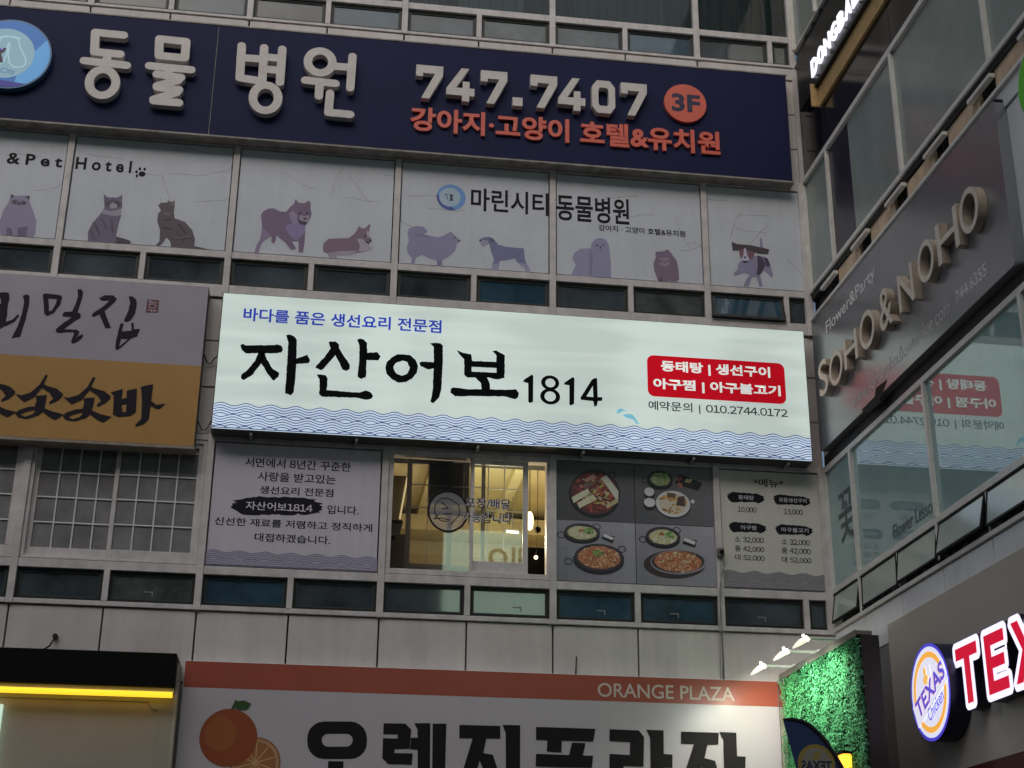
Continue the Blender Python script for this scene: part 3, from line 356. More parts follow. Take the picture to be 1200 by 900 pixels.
[7.865,7.153]],[[7.862,6.936],[8.18,6.95],[7.864,7.116]],[[8.787,7.305],[9.035,7.317],[8.792,7.447]],[[8.787,7.284],[9.014,7.295],[8.79,7.399]],[[9.002,6.943],[9.403,6.961],[9.008,7.129]],[[9.014,6.985],[9.354,7.0],[9.019,7.133]],[[8.603,7.947],
[8.675,7.951],[8.604,8.015]],[[8.605,7.788],[8.688,7.793],[8.607,7.858]]],"tray":[[[9.046,8.253],[9.392,8.128],[9.32,8.006],[8.988,8.096]]],"tofu":[[[7.474,7.814],[7.711,7.959],[7.741,7.891],[7.504,7.731]],[[7.555,7.734],[7.782,7.878],[7.842,7.801],
[7.585,7.658]],[[7.904,8.122],[7.981,8.173],[8.153,7.944],[8.146,7.775]],[[7.639,8.023],[7.846,8.087],[7.898,8.101],[7.669,7.94]],[[7.66,8.088],[7.785,8.18],[7.846,8.13],[7.681,8.046]],[[7.964,7.723],[8.131,7.837],[8.146,7.775],[7.984,7.672]]],
"dishx":[[[7.921,7.294],[8.09,7.271],[8.058,7.166],[7.896,7.231]],[[7.938,7.305],[8.08,7.25],[8.049,7.217],[7.917,7.263]],[[9.09,7.278],[9.276,7.276],[9.246,7.161],[9.063,7.214]],[[9.097,7.299],[9.26,7.255],[9.238,7.202],[9.085,7.257]],[[8.859,7.965],
[8.994,7.942],[8.982,7.893],[8.867,7.887]],[[9.024,7.905],[9.118,7.921],[9.123,7.762],[8.988,7.776]]],"menurect":[[9.631,8.356],[11.138,8.346],[11.14,6.634],[9.623,6.678]],"m0":[10.151,10.6,8.118,8.243],"m1":[9.913,10.145,7.906,7.977],"m2":[10.517,10.931,7.896,7.962],
"m3":[9.927,10.155,7.441,7.524],"m4":[10.524,10.93,7.443,7.522],"p1":[9.895,10.174,7.713,7.804],"p2":[10.58,10.863,7.712,7.805],"q1":[9.829,10.257,7.266,7.358],"q2":[9.827,10.256,7.132,7.223],"q3":[9.825,10.254,7.006,7.097],"r1":[10.518,10.941,7.261,7.355],
"r2":[10.513,10.944,7.133,7.227],"r3":[10.509,10.946,7.002,7.095],"b1":[9.747,10.304,7.865,8.021],"b2":[10.432,10.991,7.861,8.015],"b3":[9.749,10.308,7.418,7.571],"b4":[10.435,10.998,7.414,7.568],"mwave":[[9.81,6.835],[9.8,6.62]],"socket":[[9.581,7.115],
[9.674,6.987],[9.605,6.917],[9.587,6.763],[9.596,6.46]],"oplaza":[7.78,9.665,4.991,5.178],"oren":[[[[4.507,4.564],[4.574,4.556],[4.635,4.527],[4.685,4.482],[4.718,4.423],[4.732,4.358],[4.734,4.304],[4.727,4.239],[4.699,4.179],[4.654,4.132],[4.596,4.1],
[4.53,4.088],[4.193,4.079],[4.127,4.088],[4.066,4.116],[4.017,4.161],[3.983,4.218],[3.969,4.282],[3.966,4.336],[3.972,4.401],[3.999,4.461],[4.043,4.509],[4.101,4.541],[4.166,4.554]],[[4.462,4.405],[4.488,4.402],[4.512,4.391],[4.531,4.373],[4.544,4.351],
[4.549,4.326],[4.549,4.326],[4.546,4.301],[4.535,4.278],[4.518,4.26],[4.496,4.247],[4.471,4.243],[4.239,4.236],[4.213,4.239],[4.19,4.25],[4.171,4.268],[4.158,4.29],[4.152,4.315],[4.152,4.315],[4.155,4.34],[4.165,4.363],[4.182,4.381],[4.205,4.393],
[4.23,4.398]]],[[[4.249,4.054],[4.445,4.059],[4.448,3.894],[4.252,3.889]]],[[[3.885,3.88],[4.862,3.889],[4.87,3.719],[3.896,3.706]]],[[[4.939,4.555],[5.222,4.558],[5.302,4.484],[5.289,4.239],[5.096,4.228],[5.092,4.179],[5.332,4.18],[5.323,4.037],
[5.02,4.037],[4.941,4.108],[4.938,4.364],[5.126,4.364],[5.13,4.416],[4.939,4.413]]],[[[5.338,4.567],[5.548,4.574],[5.562,3.896],[5.405,3.892],[5.392,4.228],[5.294,4.234],[5.3,4.38],[5.386,4.383],[5.383,4.487]]],[[[5.579,4.569],[5.758,4.575],
[5.756,3.901],[5.59,3.897]]],[[[5.05,3.99],[5.256,3.99],[5.248,3.835],[5.744,3.834],[5.747,3.714],[5.061,3.71]]],[[[5.929,4.563],[6.47,4.566],[6.472,4.403],[6.289,4.398],[6.25,4.211],[6.377,4.193],[6.493,3.866],[6.312,3.861],[6.204,4.115],[6.131,3.857],
[5.951,3.852],[6.107,4.398],[5.933,4.393]]],[[[6.499,4.581],[6.734,4.582],[6.735,3.711],[6.556,3.707],[6.542,4.48]]],[[[6.945,4.568],[7.742,4.567],[7.708,4.401],[6.946,4.401]]],[[[7.096,4.411],[7.29,4.408],[7.283,4.25],[7.089,4.254]]],[[[7.425,4.378],
[7.607,4.377],[7.565,4.212],[7.386,4.217]]],[[[6.946,4.22],[7.706,4.216],[7.688,4.059],[6.94,4.06]]],[[[6.817,3.917],[7.875,3.914],[7.872,3.765],[6.818,3.769]]],[[[7.932,4.567],[8.329,4.563],[8.397,4.479],[8.381,4.093],[8.113,4.095],[8.11,3.95],
[8.378,3.942],[8.375,3.807],[7.92,3.811],[7.927,4.247],[8.201,4.239],[8.208,4.407],[7.929,4.414]]],[[[8.432,4.575],[8.665,4.573],[8.659,4.267],[8.777,4.261],[8.771,4.088],[8.66,4.085],[8.651,3.784],[8.475,3.78],[8.48,4.476]]],[[[8.905,4.565],
[9.421,4.565],[9.408,4.41],[9.259,4.4],[9.214,4.227],[9.356,4.194],[9.423,3.893],[9.232,3.888],[9.171,4.113],[9.072,3.884],[8.882,3.88],[9.076,4.407],[8.9,4.405]]],[[[9.428,4.574],[9.664,4.572],[9.659,4.264],[9.778,4.261],[9.763,4.099],[9.657,4.096],
[9.637,3.808],[9.467,3.804],[9.481,4.474]]]],"fruit":[[[2.967,4.313],[3.336,4.323],[2.939,4.672]],[[3.329,4.012],[3.637,4.02],[3.306,4.33]],[[2.976,4.678],[3.018,4.794],[3.057,4.777],[3.132,4.79],[3.224,4.749],[3.179,4.672],[3.079,4.661],[3.026,4.692],
[2.994,4.673]]],"orect":[[2.339,5.267],[10.292,5.298],[2.339,4.904],[10.272,4.963]],"awn":[[0.088,5.259],[2.264,5.318],[2.305,4.877],[0.144,4.835]],"awnside":[[2.29,5.304]],"led":[[0.13,4.81],[2.282,4.818],[0.147,4.684],[2.289,4.743]],"lpanel":[[2.281,4.868],
[2.308,3.893],[0.193,4.596],[0.187,4.25],[2.091,4.732],[2.104,4.604]],"sohorect":[[0.297,10.629],[6.519,10.575],[0.292,8.601],[6.49,8.679]],"L_S":[0.72,1.083,9.257,9.787],"L_O1":[1.153,1.681,9.21,9.715],"L_H1":[1.756,2.262,9.278,9.714],"L_O2":[2.372,2.901,9.251,9.781],
"L_A":[3.087,3.503,9.256,9.811],"L_N1":[3.725,4.199,9.254,9.757],"L_O3":[4.365,4.836,9.294,9.829],"L_H2":[4.938,5.533,9.316,9.843],"L_O4":[5.589,6.07,9.323,9.869],"flower":[0.88,2.811,10.159,10.373],"url1":[1.653,3.883,8.734,8.867],"url":[1.666,4.882,8.766,8.963],
"torn":[[1.947,8.636],[2.447,8.641],[2.513,8.738],[2.896,8.708],[2.746,8.612],[2.601,8.547],[2.649,8.488],[2.194,8.51]],"tel":[5.058,5.866,8.786,8.939],"greensign":[[7.07,10.212],[7.209,10.517],[7.095,9.851],[7.777,9.729],[7.908,10.016],[7.801,9.387]],
"texT":[[4.192,4.974],[4.877,4.967],[4.878,4.747],[4.668,4.739],[4.69,4.218],[4.427,4.236],[4.407,4.706],[4.236,4.738],[4.194,4.898]],"texTr":[[4.275,4.932],[4.826,4.912],[4.796,4.796],[4.601,4.81],[4.627,4.3],[4.491,4.303],[4.47,4.802],[4.272,4.807]],
"texEr":[[4.991,4.927],[5.459,4.92],[5.452,4.823],[5.144,4.823],[5.134,4.697],[5.437,4.669],[5.427,4.562],[5.136,4.562],[5.13,4.437],[5.488,4.396],[5.472,4.307],[5.013,4.303]],"texE":[[4.936,4.979],[5.5,4.987],[5.529,4.76],[5.505,4.532],[5.535,4.25],
[4.969,4.228]],"texXr":[[5.644,4.936],[5.769,4.931],[5.922,4.71],[5.833,4.622],[5.667,4.303]],"arms":[[[1.008,5.298],[1.973,5.289],[2.739,5.304]]],"wires":[[0.643,5.563],[0.587,5.404],[7.521,5.547],[7.508,5.361],[9.593,5.979],[9.555,5.387]]}

# ================================================================== setting
g = MB(); g.quad((-150, -150, 0), (150, -150, 0), (150, 150, 0), (-150, 150, 0)); tag(g.build('road', mat('asphalt', (.05, .05, .052), .85, grime=.3, gscale=1.5)), None, None, kind='structure')
g = MB(); g.box((-40, -3.2, .003), (40, 1, .13)); g.box((7.9, -28, .003), (40, -3.2, .128)); tag(g.build('pavement', mat('paving', (.22, .21, .2), .8, grime=.25, gscale=3)), None, None, kind='structure')

# ================================================================== main building
MX = [-9.6, -7.2, -4.8, -2.4, 0., 2.41, 4.83, 7.205, 9.587, 11.19]      # mullion lines
bld = thing('commercial_building', 'grey panelled commercial building with bands of dark windows facing the viewer', 'building', (1, .5, 0))
w_ = MB()
for a, b, c, d in ((-13, 4.84, 0, 20), (7.2, 11.24, 0, 20), (4.84, 7.2, 0, 6.6), (4.84, 7.2, 8.36, 20)): w_.box((a, .14, c), (b, .5, d))
w_.box((-13, .5, 0), (11.24, 9, 5.8)); w_.box((-13, .5, 8.9), (11.24, 9, 20)); w_.box((-13, .5, 5.8), (4.6, 9, 8.9)); w_.box((7.9, .5, 5.8), (11.24, 9, 8.9)); w_.box((4.6, 5, 5.8), (7.9, 9, 8.9))
w_.build('wall', M['wall'], bld)
# cladding, in panels with open joints
edges = []
for a, b in zip(MX, MX[1:]): edges += [a] + ([(a+b)/2] if b-a > 2 else [])
edges.append(11.235)
def panel_row(z0, z1, w0=.0, gap=.012, ed=edges):
    cl = MB()
    for a, b in zip(ed, ed[1:]): cl.box((a+gap, -w0, z0+gap), (b-gap, .138, z1-gap))
    cl.build('cladding', M['cladding'], bld, bevel=.004)
panel_row(5.02, 5.985); panel_row(3.9, 5.02); panel_row(15.1, 15.33, .02)
for z0, z1 in ((8.46, 9.17), (9.17, 9.88), (9.88, 10.55)): panel_row(z0, z1)
for z0, z1 in ((13.17, 13.82), (13.82, 14.46), (14.46, 15.1)): panel_row(z0, z1)
panel_row(18.6, 19.9)
bands = ((5.985, 8.46), (10.55, 13.17), (15.33, 18.6))
for x in MX:
    for z0, z1 in bands:
        mb = MB(); mb.box((x-.047, -.05, z0), (x+.047, .13, z1)); mb.build('mullion', M['frame'], bld, bevel=.005)
def rail(z0, z1, w=.035):
    mb = MB()
    for a, b in zip(MX, MX[1:]): mb.box((a+.047, -w, z0), (b-.047, .13, z1))
    mb.build('rail', M['frame'], bld, bevel=.005)
for z0, z1 in ((5.99, 6.055), (6.475, 6.59), (8.37, 8.455), (10.56, 10.75), (11.185, 11.29), (13.04, 13.16), (15.34, 15.385), (15.815, 15.93), (18.4, 18.59)): rail(z0, z1)
def transom(u0, u1, z0, z1, tilt=0.):
    wn = thing('window', None, None, (0, 0, 0)); wn.parent = bld; wn.location = Vector(((u0+u1)/2, 0, z1))-base_of(bld)
    f = MB(); P = PF
    for c, t0, t1, w in (((.01, .01, .01), 0, .042, -.012), ((.045, .06, .056), .042, .056, -.02)):
        f.cur = c
        f.slab(P, u0+t0, u1-t0, z0+t0, z0+t1, w, w-.03); f.slab(P, u0+t0, u1-t0, z1-t1, z1-t0, w, w-.03)
        f.slab(P, u0+t0, u0+t1, z0+t1, z1-t1, w, w-.03); f.slab(P, u1-t1, u1-t0, z0+t1, z1-t1, w, w-.03)
    f.build('window_frame', FRAMEP, wn)
    p = MB(); p.slab(P, u0+.056, u1-.056, z0+.056, z1-.056, -.036, -.045); p.build('pane', M[PR_.choice(('pane', 'pane', 'pane', 'pane_pale', 'pane_blue'))], wn)
    if z0 < 7 and random.random() < .4:
        k = MB(); x = u0+(u1-u0)*random.uniform(.42, .6); k.slab(PF, x-.06, x+.06, z0+.15, z0+.165, -.028, -.035); k.slab(PF, x+.045, x+.06, z0+.1, z0+.15, -.028, -.035); k.build('latch', M['metal_grey'], wn)
    if tilt: wn.rotation_euler.x = tilt
PR_ = random.Random(4)
FRAMEP = mat('window_gasket', attr=True, rough=.5)
for z0, z1 in ((6.055, 6.475), (10.75, 11.185), (15.385, 15.815)):
    for a, b in zip(MX, MX[1:]):
        cuts = [(a+.047, (a+b)/2-.04), ((a+b)/2+.04, b-.047)] if b-a > 2 else [(a+.047, 10.78), (10.86, b-.047)]
        mid = (a+b)/2 if b-a > 2 else 10.82
        mb = MB(); mb.box((mid-.04, -.04, z0), (mid+.04, .13, z1)); mb.build('mullion', M['frame'], bld, bevel=.004)
        for k, (u0, u1) in enumerate(cuts): transom(u0, u1, z0, z1, math.radians(-14) if (z0 > 10 and z0 < 12 and a > 9 and k == 0) else 0)
# tall curtained windows of the upper floor
for a, b in zip(MX, MX[1:]):
    wn = thing('window', None, None, (0, 0, 0)); wn.parent = bld; wn.location = Vector(((a+b)/2, 0, 15.93))-base_of(bld)
    p = MB(); p.quad((a+.047, .03, 15.93), (b-.047, .03, 15.93), (b-.047, .03, 18.4), (a+.047, .03, 18.4)); p.build('pane', M['glass_top'], wn)
    c = MB(); n = int((b-a)*40)
    for k in range(n):
        x0, x1 = a+.05+(b-a-.1)*k/n, a+.05+(b-a-.1)*(k+1)/n
        f = lambda x: .1+.034*math.sin(x*34+2.6*math.sin(x*2.3))
        sh = 1.9 if 4.83 < a+.1 < 7 and .35 < (x0-a)/(b-a) < .8 else 1.25 if math.sin(x0*1.7) > .3 else .8
        c.cur = (.085*sh, .125*sh, .14*sh); c.quad((x0, f(x0), 15.93), (x1, f(x1), 15.93), (x1, f(x1), 18.4), (x0, f(x0), 18.4))
    c.build('curtain', mat('window_curtain', attr=True, rough=.9), wn)
# gridded sash windows, lower left
def grid_window(u0, u1):
    wn = thing('window', None, None, (0, 0, 0)); wn.parent = bld; wn.location = Vector(((u0+u1)/2, 0, 6.6))-base_of(bld)
    z0, z1 = 6.6, 8.37
    f = MB(); f.slab(PF, u0, u1, z0, z0+.035, .02, -.1); f.slab(PF, u0, u1, z1-.06, z1, .02, -.1); f.slab(PF, u0, u0+.05, z0+.035, z1-.06, .02, -.1); f.slab(PF, u1-.05, u1, z0+.035, z1-.06, .02, -.1)
    f.build('window_frame', M['frame'], wn, bevel=.006)
    mid = (u0+u1)/2
    for k, (a, b, w) in enumerate(((u0+.05, mid+.05, -.045), (mid-.05, u1-.05, -.005))):
        s = MB(); zz = z0+.04
        s.slab(PF, a, b, zz, zz+.125, w, w-.035); s.slab(PF, a, b, z1-.12, z1-.062, w, w-.035); s.slab(PF, a, a+.06, zz+.125, z1-.12, w, w-.035); s.slab(PF, b-.06, b, zz+.125, z1-.12, w, w-.035)
        sash = s.build('sash', M['frame'], wn, bevel=.005)
        gb = MB()
        for j in (1, 2, 3): x = a+.06+(b-a-.12)*j/4; gb.slab(PF, x-.009, x+.009, zz+.125, z1-.12, w-.008, w-.02)
        for j in range(1, 5): z = zz+.125+.352*j; gb.slab(PF, a+.06, b-.06, z-.009, z+.009, w-.0065, w-.0185) if z < z1-.15 else None
        gb.build('glazing_bar', M['letter_bar'], wn)
        pn = MB(); pn.slab(PF, a+.06, b-.06, zz+.125, z1-.12, w-.024, w-.03); pn.build('pane', M['pane_grey'], wn)
grid_window(.05, 2.36); grid_window(-2.35, -.05); grid_window(-4.75, -2.45)
# restaurant window: frame, sliding sashes, dark insect screens and the lit room behind
rw = thing('window', None, None, (0, 0, 0)); rw.parent = bld; rw.location = Vector((6.0, 0, 6.6))-base_of(bld)
f = MB(); z0, z1 = 6.6, 8.37; u0, u1 = 4.88, 7.16
f.slab(PF, u0, u1, z0, z0+.075, .02, -.14); f.slab(PF, u0, u1, z1-.06, z1, .02, -.14); f.slab(PF, u0, u0+.065, z0+.075, z1-.06, .02, -.14); f.slab(PF, u1-.045, u1, z0+.075, z1-.06, .02, -.14)
f.slab(PF, 6.035, 6.085, z0+.075, z1-.06, .015, -.06)
f.build('window_frame', M['frame'], rw, bevel=.005)
s = MB(); w = -.03
s.slab(PF, 6.085, 6.86, 6.68, 6.84, w, w-.04); s.slab(PF, 6.085, 6.86, 8.25, 8.305, w, w-.04); s.slab(PF, 6.785, 6.86, 6.84, 8.25, w, w-.04)
s.build('sash', M['frame'], rw, bevel=.004)
s = MB(); w = -.085
s.slab(PF, 5.145, 5.215, 6.7, 8.29, w, w-.03); s.slab(PF, 5.725, 5.79, 6.7, 8.29, w, w-.03); s.slab(PF, 5.215, 5.725, 6.7, 6.78, w, w-.03); s.slab(PF, 5.215, 5.725, 8.23, 8.29, w, w-.03); s.slab(PF, 5.79, 6.03, 6.7, 6.77, w, w-.03)
s.slab(PF, 6.20, 6.255, 6.84, 8.25, w, w-.03)
s.build('sash', mat('dark_sash', A(74, 70, 74), .5, grime=.1), rw)
gb = MB()
for z in (7.93, 7.6): gb.slab(PF, 5.215, 6.785, z-.008, z+.008, -.121, -.13)
for x in (5.45, 5.95, 6.3, 6.53): gb.slab(PF, x-.008, x+.008, 6.8, 8.26, -.122, -.131)
gb.build('glazing_bar', M['frame'], rw)
for a, b, w in ((4.945, 6.035, -.02), (6.085, 6.785, -.05)):
    p = MB(); p.quad(PF(a, 6.675, w), PF(b, 6.675, w), PF(b, 8.31, w), PF(a, 8.31, w)); p.build('pane', M['glass'] if a > 6 else clear_glass('screened_glass', (.47, .47, .5)), rw)
sc_ = MB(); sc_.slab(PF, 5.46, 6.03, 7.66, 8.29, -.134, -.138); sc_.build('blind', mat('dark_blind', (.2, .19, .2), .7), rw)
room = MB()
for q in (((4.6, 5, 5.8), (7.9, 5, 5.8), (7.9, 5, 8.9), (4.6, 5, 8.9)), ((4.6, .5, 5.8), (4.6, 5, 5.8), (4.6, 5, 8.9), (4.6, .5, 8.9)), ((7.9, 5, 5.8), (7.9, .5, 5.8), (7.9, .5, 8.9), (7.9, 5, 8.9)), ((4.6, .5, 5.82), (7.9, .5, 5.82), (7.9, 5, 5.82), (4.6, 5, 5.82)), ((4.6, 5, 8.88), (7.9, 5, 8.88), (7.9, .5, 8.88), (4.6, .5, 8.88))):
    c = Vector((6.2, 2.7, 7.3)); room.quad(*[tuple(Vector(p)+(c-Vector(p))*.004) for p in q])
for x in (5.6, 6.9): room.box((x, .6, 8.72), (x+.16, 4.9, 8.868))
room.box((4.62, 4.2, 8.45), (7.88, 4.9, 8.715))
room.build('room', mat('cream_wall', (.68, .6, .38), .7, grime=.15, gscale=2), bld)
# shopfront at street level (below the picture)
sf = MB(); sf.box((-13, .02, .15), (11.2, .139, 3.88)); sf.build('shopfront', M['pane'], bld)

# ------------------------------------------------------------------ things in the lit room
hood = thing('range_hood', 'slanted steel range hood behind the left side of the lit window', 'range hood', (5., 1.2, 7.5))
h = MB(); P = lambda u, v, w: Vector((u, w, v))
h.loops(lambda u, v, w: Vector((u, -w, v)), [[(4.65, 7.62), (5.1, 7.62), (5.19, 8.3), (4.65, 8.3)]], -.9, -1.7)
h.build('hood', mat('brushed_steel', (.5, .42, .28), .3, metal=.6), hood)
h = MB(); h.box((4.65, .86, 7.56), (5.15, 1.74, 7.615)); h.build('rim', M['metal_dark'], hood)
h = MB(); h.tube([(5.108, .88, 7.64), (5.195, .88, 8.28)], .012, 8); h.build('bright_edge', mat('hood_edge_glow', (1, .9, .6), emit=(1., .8, .4), estr=1.), hood)  # glowing tube drawn for the bright line along the hood edge
ov = thing('oven', 'dark oven with a round knob under the range hood', 'oven', (5., 1.2, 7.2)); h = MB(); h.box((4.65, .9, 5.85), (5.2, 1.6, 7.42)); h.build('body', mat('oven_steel', (.14, .12, .1), .5), ov, bevel=.01)
h = MB(); h.tube([(5.02, .9, 7.35), (5.02, .87, 7.35)], .035, 14); h.build('knob', M['black'], ov)
pl = thing('pendant_lamp', 'glowing long paper pendant lamp at the right of the lit window', 'lamp', (7.06, 1.2, 8.88))
h = MB(); h.tube([(7.06, 1.2, 7.94), (7.06, 1.2, 8.87)], .006, 6); h.build('cord', M['black'], pl)
h = MB(); h.tube([(7.06, 1.2, 7.66), (7.06, 1.2, 7.69), (7.06, 1.2, 7.78), (7.06, 1.2, 7.88), (7.06, 1.2, 7.935)], [.02, .045, .055, .05, .025], 14); h.build('lamp_shade', mat('paper_lamp', (1, .9, .7), emit=(1., .78, .4), estr=3.2), pl, smooth=True)
ld = bpy.data.lights.new('lamp_light', 'POINT'); ld.energy = 62; ld.color = (1, .86, .55); ld.shadow_soft_size = .12; lo = bpy.data.objects.new('lamp_light', ld); COL.objects.link(lo); lo.parent = pl; lo.location = Vector((6.6, 1.5, 7.6))-Vector(pl.location)
bp = thing('pendant_lamp', 'black ball pendant with a small bare bulb hanging below it', 'lamp', (7.18, 1.2, 8.88))
h = MB(); h.tube([(7.18, 1.2, 7.71), (7.18, 1.2, 8.87)], .005, 6); h.tube([(7.16, 1.2, 7.29), (7.175, 1.2, 7.64)], .004, 6); h.build('cord', M['black'], bp)
h = MB(); h.tube([(7.18, 1.2, 7.668+.05*math.sin(a)) for a in (-1.5, -1, -.5, 0, .5, 1, 1.5)], [.05*math.cos(a) for a in (-1.5, -1, -.5, 0, .5, 1, 1.5)], 14); h.build('lamp_shade', M['black'], bp, smooth=True)
h = MB(); h.tube([(7.155, 1.2, 7.245+.03*math.sin(a)) for a in (-1.5, -1, -.5, 0, .5, 1, 1.5)], [.03*math.cos(a) for a in (-1.5, -1, -.5, 0, .5, 1, 1.5)], 12); h.build('bulb', mat('bulb', (1, .9, .7), emit=(1, .8, .5), estr=3.), bp, smooth=True)
fr = thing('cabinet', 'tall black cabinet behind the right edge of the lit window', 'cabinet', (7.3, 1.7, 5.85)); h = MB(); h.box((7.04, 1.35, 5.85), (7.6, 1.95, 7.44)); h.build('body', M['black'], fr, bevel=.01); h = MB(); h.box((7.1, 1.33, 6.5), (7.12, 1.35, 6.9)); h.build('handle', M['metal_grey'], fr)
tl = thing('ceiling_light', 'short strip light glowing beneath the room ceiling', 'lamp', (7., 3, 8.3)); h = MB(); h.tube([(6.95, 3., 8.14), (7.15, 3., 8.13)], .022, 8); h.build('tube', mat('strip_light', (1, .95, .8), emit=(1, .9, .6), estr=3.), tl); h = MB(); h.box((6.93, 2.985, 8.165), (7.17, 3.015, 8.18)); h.tube([(7.05, 3, 8.18), (7.05, 3, 8.87)], .005, 6); h.build('bracket', M['metal_grey'], tl); ld = bpy.data.lights.new('room_fill', 'POINT'); ld.energy = 30; ld.color = (1, .88, .6); ld.shadow_soft_size = .25; lo = bpy.data.objects.new('room_fill', ld); COL.objects.link(lo); lo.parent = tl; lo.location = Vector((5.7, 2.2, 7.4))-Vector(tl.location)  # added fill light in mid-room, apart from the strip, lifts dark areas
sh_ = thing('shelf', 'wall shelf with an edge board across the back of the lit room', 'shelf', (6.5, 4.8, 7.4)); h = MB(); h.box((5.3, 4.5, 8.02), (7.85, 4.97, 8.07)); h.build('board', mat('pale_board', (.5, .4, .22), .6), sh_); h = MB(); h.box((5.3, 4.46, 7.9), (7.85, 4.498, 8.08)); h.build('edge_board', mat('dark_board', (.32, .25, .14), .6), sh_)
# ================================================================== signs on the main front
T = TR
def box4(k): u0, u1, v0, v1 = T[k]; return (u0, u1, v0, v1)
def waves(mb, P, u0, u1, vb, vt, w, fill, line, period=.342, th=.0125, rows=3, nl=5, amp=.0215, pitch=.167, sp=.0375):
    
    for r in range(rows):
        top = vt-amp-r*pitch; ph = r*math.pi
        n = int((u1-u0)/period*14); xs = [u0+(u1-u0)*k/n for k in range(n+1)]
        f = lambda x, o: max(vb+th, top-o+amp*math.cos(2*math.pi*(x-u0-.1)/period+ph))
        mb.cur = fill; ww = w+.0008*r
        for a, b in zip(xs, xs[1:]): mb.quad(P(a, vb, ww), P(b, vb, ww), P(b, f(b, 0), ww), P(a, f(a, 0), ww))
        mb.cur = line
        for k in range(nl): mb.ribbon(P, [(x, f(x, k*sp)) for x in xs], th/2, ww+.0004)
    return mb
# --- restaurant light box
rs = thing('sign_board', 'long backlit white sign with black brush lettering, red box and blue waves', 'sign', (6.68, -.17, 8.43))
c = MB(); c.slab(PF, 2.405, 10.955, 8.432, 10.495, -.0, .325); c.build('case', mat('sign_case', (.07, .068, .066), .5, grime=.2), rs, bevel=.006)
fc = MB(); fc.cur = (.615, .71, .668); fc.slab(PF, 2.418, 10.942, 8.445, 10.482, .326, .335); fc.build('face', M['lit'], rs)
ink = mat('sign_ink', (.003, .004, .006), .6, spec=.08)
t = MB()
for L in T['title']: t.loops(PF, [rough_edge(q, .004) for q in L], .338)
t.build('lettering', ink, rs)
t = MB(); q = T['t1814']; t.loops(PF, [q[0]], .3385); t.loops(PF, [q[1]], .3385); t.loops(PF, [q[2], q[3]], .3385)
for k, j in ((4, 6), (5, 7)): t.loops(PF, [circ(*q[k][0], q[k][1][0]-q[k][0][0], q[k][2][1]-q[k][0][1]), circ(*q[j][0], q[j][1][0]-q[j][0][0], q[j][2][1]-q[j][0][1])], .3385+.0004*(k-4))
t.build('lettering', ink, rs)
t = MB(); t.cur = (.02, .05, .42); text_into(t, PF, '바다를 품은 생선요리 전문점', box4('tag'), .3382, off=.022); t.build('lettering', M['lit'], rs)
q = T['redbox']; t = MB(); t.cur = (.5, .002, .012); t.loops(PF, [rrect(q[0][0], q[1][0], q[3][1], q[0][1], .1)], .338)
rb = t.build('red_box', M['lit'], rs)
t = MB(); t.cur = (.8, .86, .82)
text_into(t, PF, '동태탕 | 생선구이', box4('red1'), .3395, off=.034); t.build('lettering', M['lit'], rb); t = MB(); t.cur = (.8, .86, .82); text_into(t, PF, '아구찜 | 아구불고기', box4('red2'), .3395, off=.034); t.build('lettering', M['lit'], rb)
lettering('예약문의 | 010.2744.0172', PF, box4('resv'), .3388, ink, rs, off=.008)
t = MB(); waves(t, PF, 2.42, 10.94, 8.447, 8.825, .3365, (.64, .76, .93), (.035, .065, .2)); t.build('wave_band', M['lit'], rs)
t = MB(); t.cur = (.2, .5, .62)
for L in T['dolphin']: t.loops(PF, [L], .3386)
t.build('fish_picture', M['lit'], rs)
for x in (2.95, 4.4, 6.1, 7.6, 9.2, 10.6):
    c = MB(); c.slab(PF, x-.018, x+.018, 8.385, 8.43, .0, .3); c.slab(PF, x-.018, x+.018, 8.43, 8.6, -.0, .0-.001+.006); c.build('bracket', M['metal_grey'], rs)
cb = thing('power_cable', 'thin black cable looping between the mustard sign and the lit sign', 'cable', (2.3, -.1, 9))
c = MB(); c.tube([PF(2.202, 9.62, .12), PF(2.25, 9.52, .06), PF(2.3, 9.5, .03), PF(2.33, 9.56, .05), PF(2.403, 9.6, .14)], .009, 6); c.tube([PF(2.202, 8.62, .1), PF(2.27, 8.5, .05), PF(2.33, 8.53, .04), PF(2.403, 8.66, .12)], .008, 6); c.build('cable', M['black'], cb)
# --- animal hospital board
hs = thing('sign_board', 'wide navy sign board with raised white lettering and phone number', 'sign', (4.8, -.12, 13.09))
c = MB(); c.slab(PF, -9.5, 1.976, 13.09, 15.02, 0, .25); c.slab(PF, 1.984, 10.975, 13.09, 15.02, 0, .25); c.build('board', M['navy'], hs, bevel=.006)
c = MB(); c.slab(PF, -9.52, 10.995, 13.055, 13.086, -.001, .262); c.slab(PF, -9.52, 10.995, 15.024, 15.05, 0, .256); c.slab(PF, 1.975, 1.985, 13.1, 15.0, .2, .253); c.build('trim', mat('beige_trim', (.36, .32, .28), .6, grime=.5, gscale=5), hs, bevel=.003)
def raised(strokes_, rings, name, w, d, r):
    t = MB(); k = 0
    for st in strokes_:
        for piece in stroke(st, r): k += 1; t.loops(PF, [piece], w+d+.0008*k, w)
    for (c0, a, b) in rings:
        rx, ry = abs(a[0]-c0[0]), abs(b[1]-c0[1]); k += 1
        t.loops(PF, [circ(c0[0], c0[1], rx+r, ry+r), circ(c0[0], c0[1], rx-r, ry-r)], w+d+.0008*k, w)
    return t.build('letter', M['letter_white'], hs)
for k in ('dong', 'mul', 'byeong', 'won'): raised(T[k], [T[k+'_o']] if k+'_o' in T else [], k, .25, .115, .064)
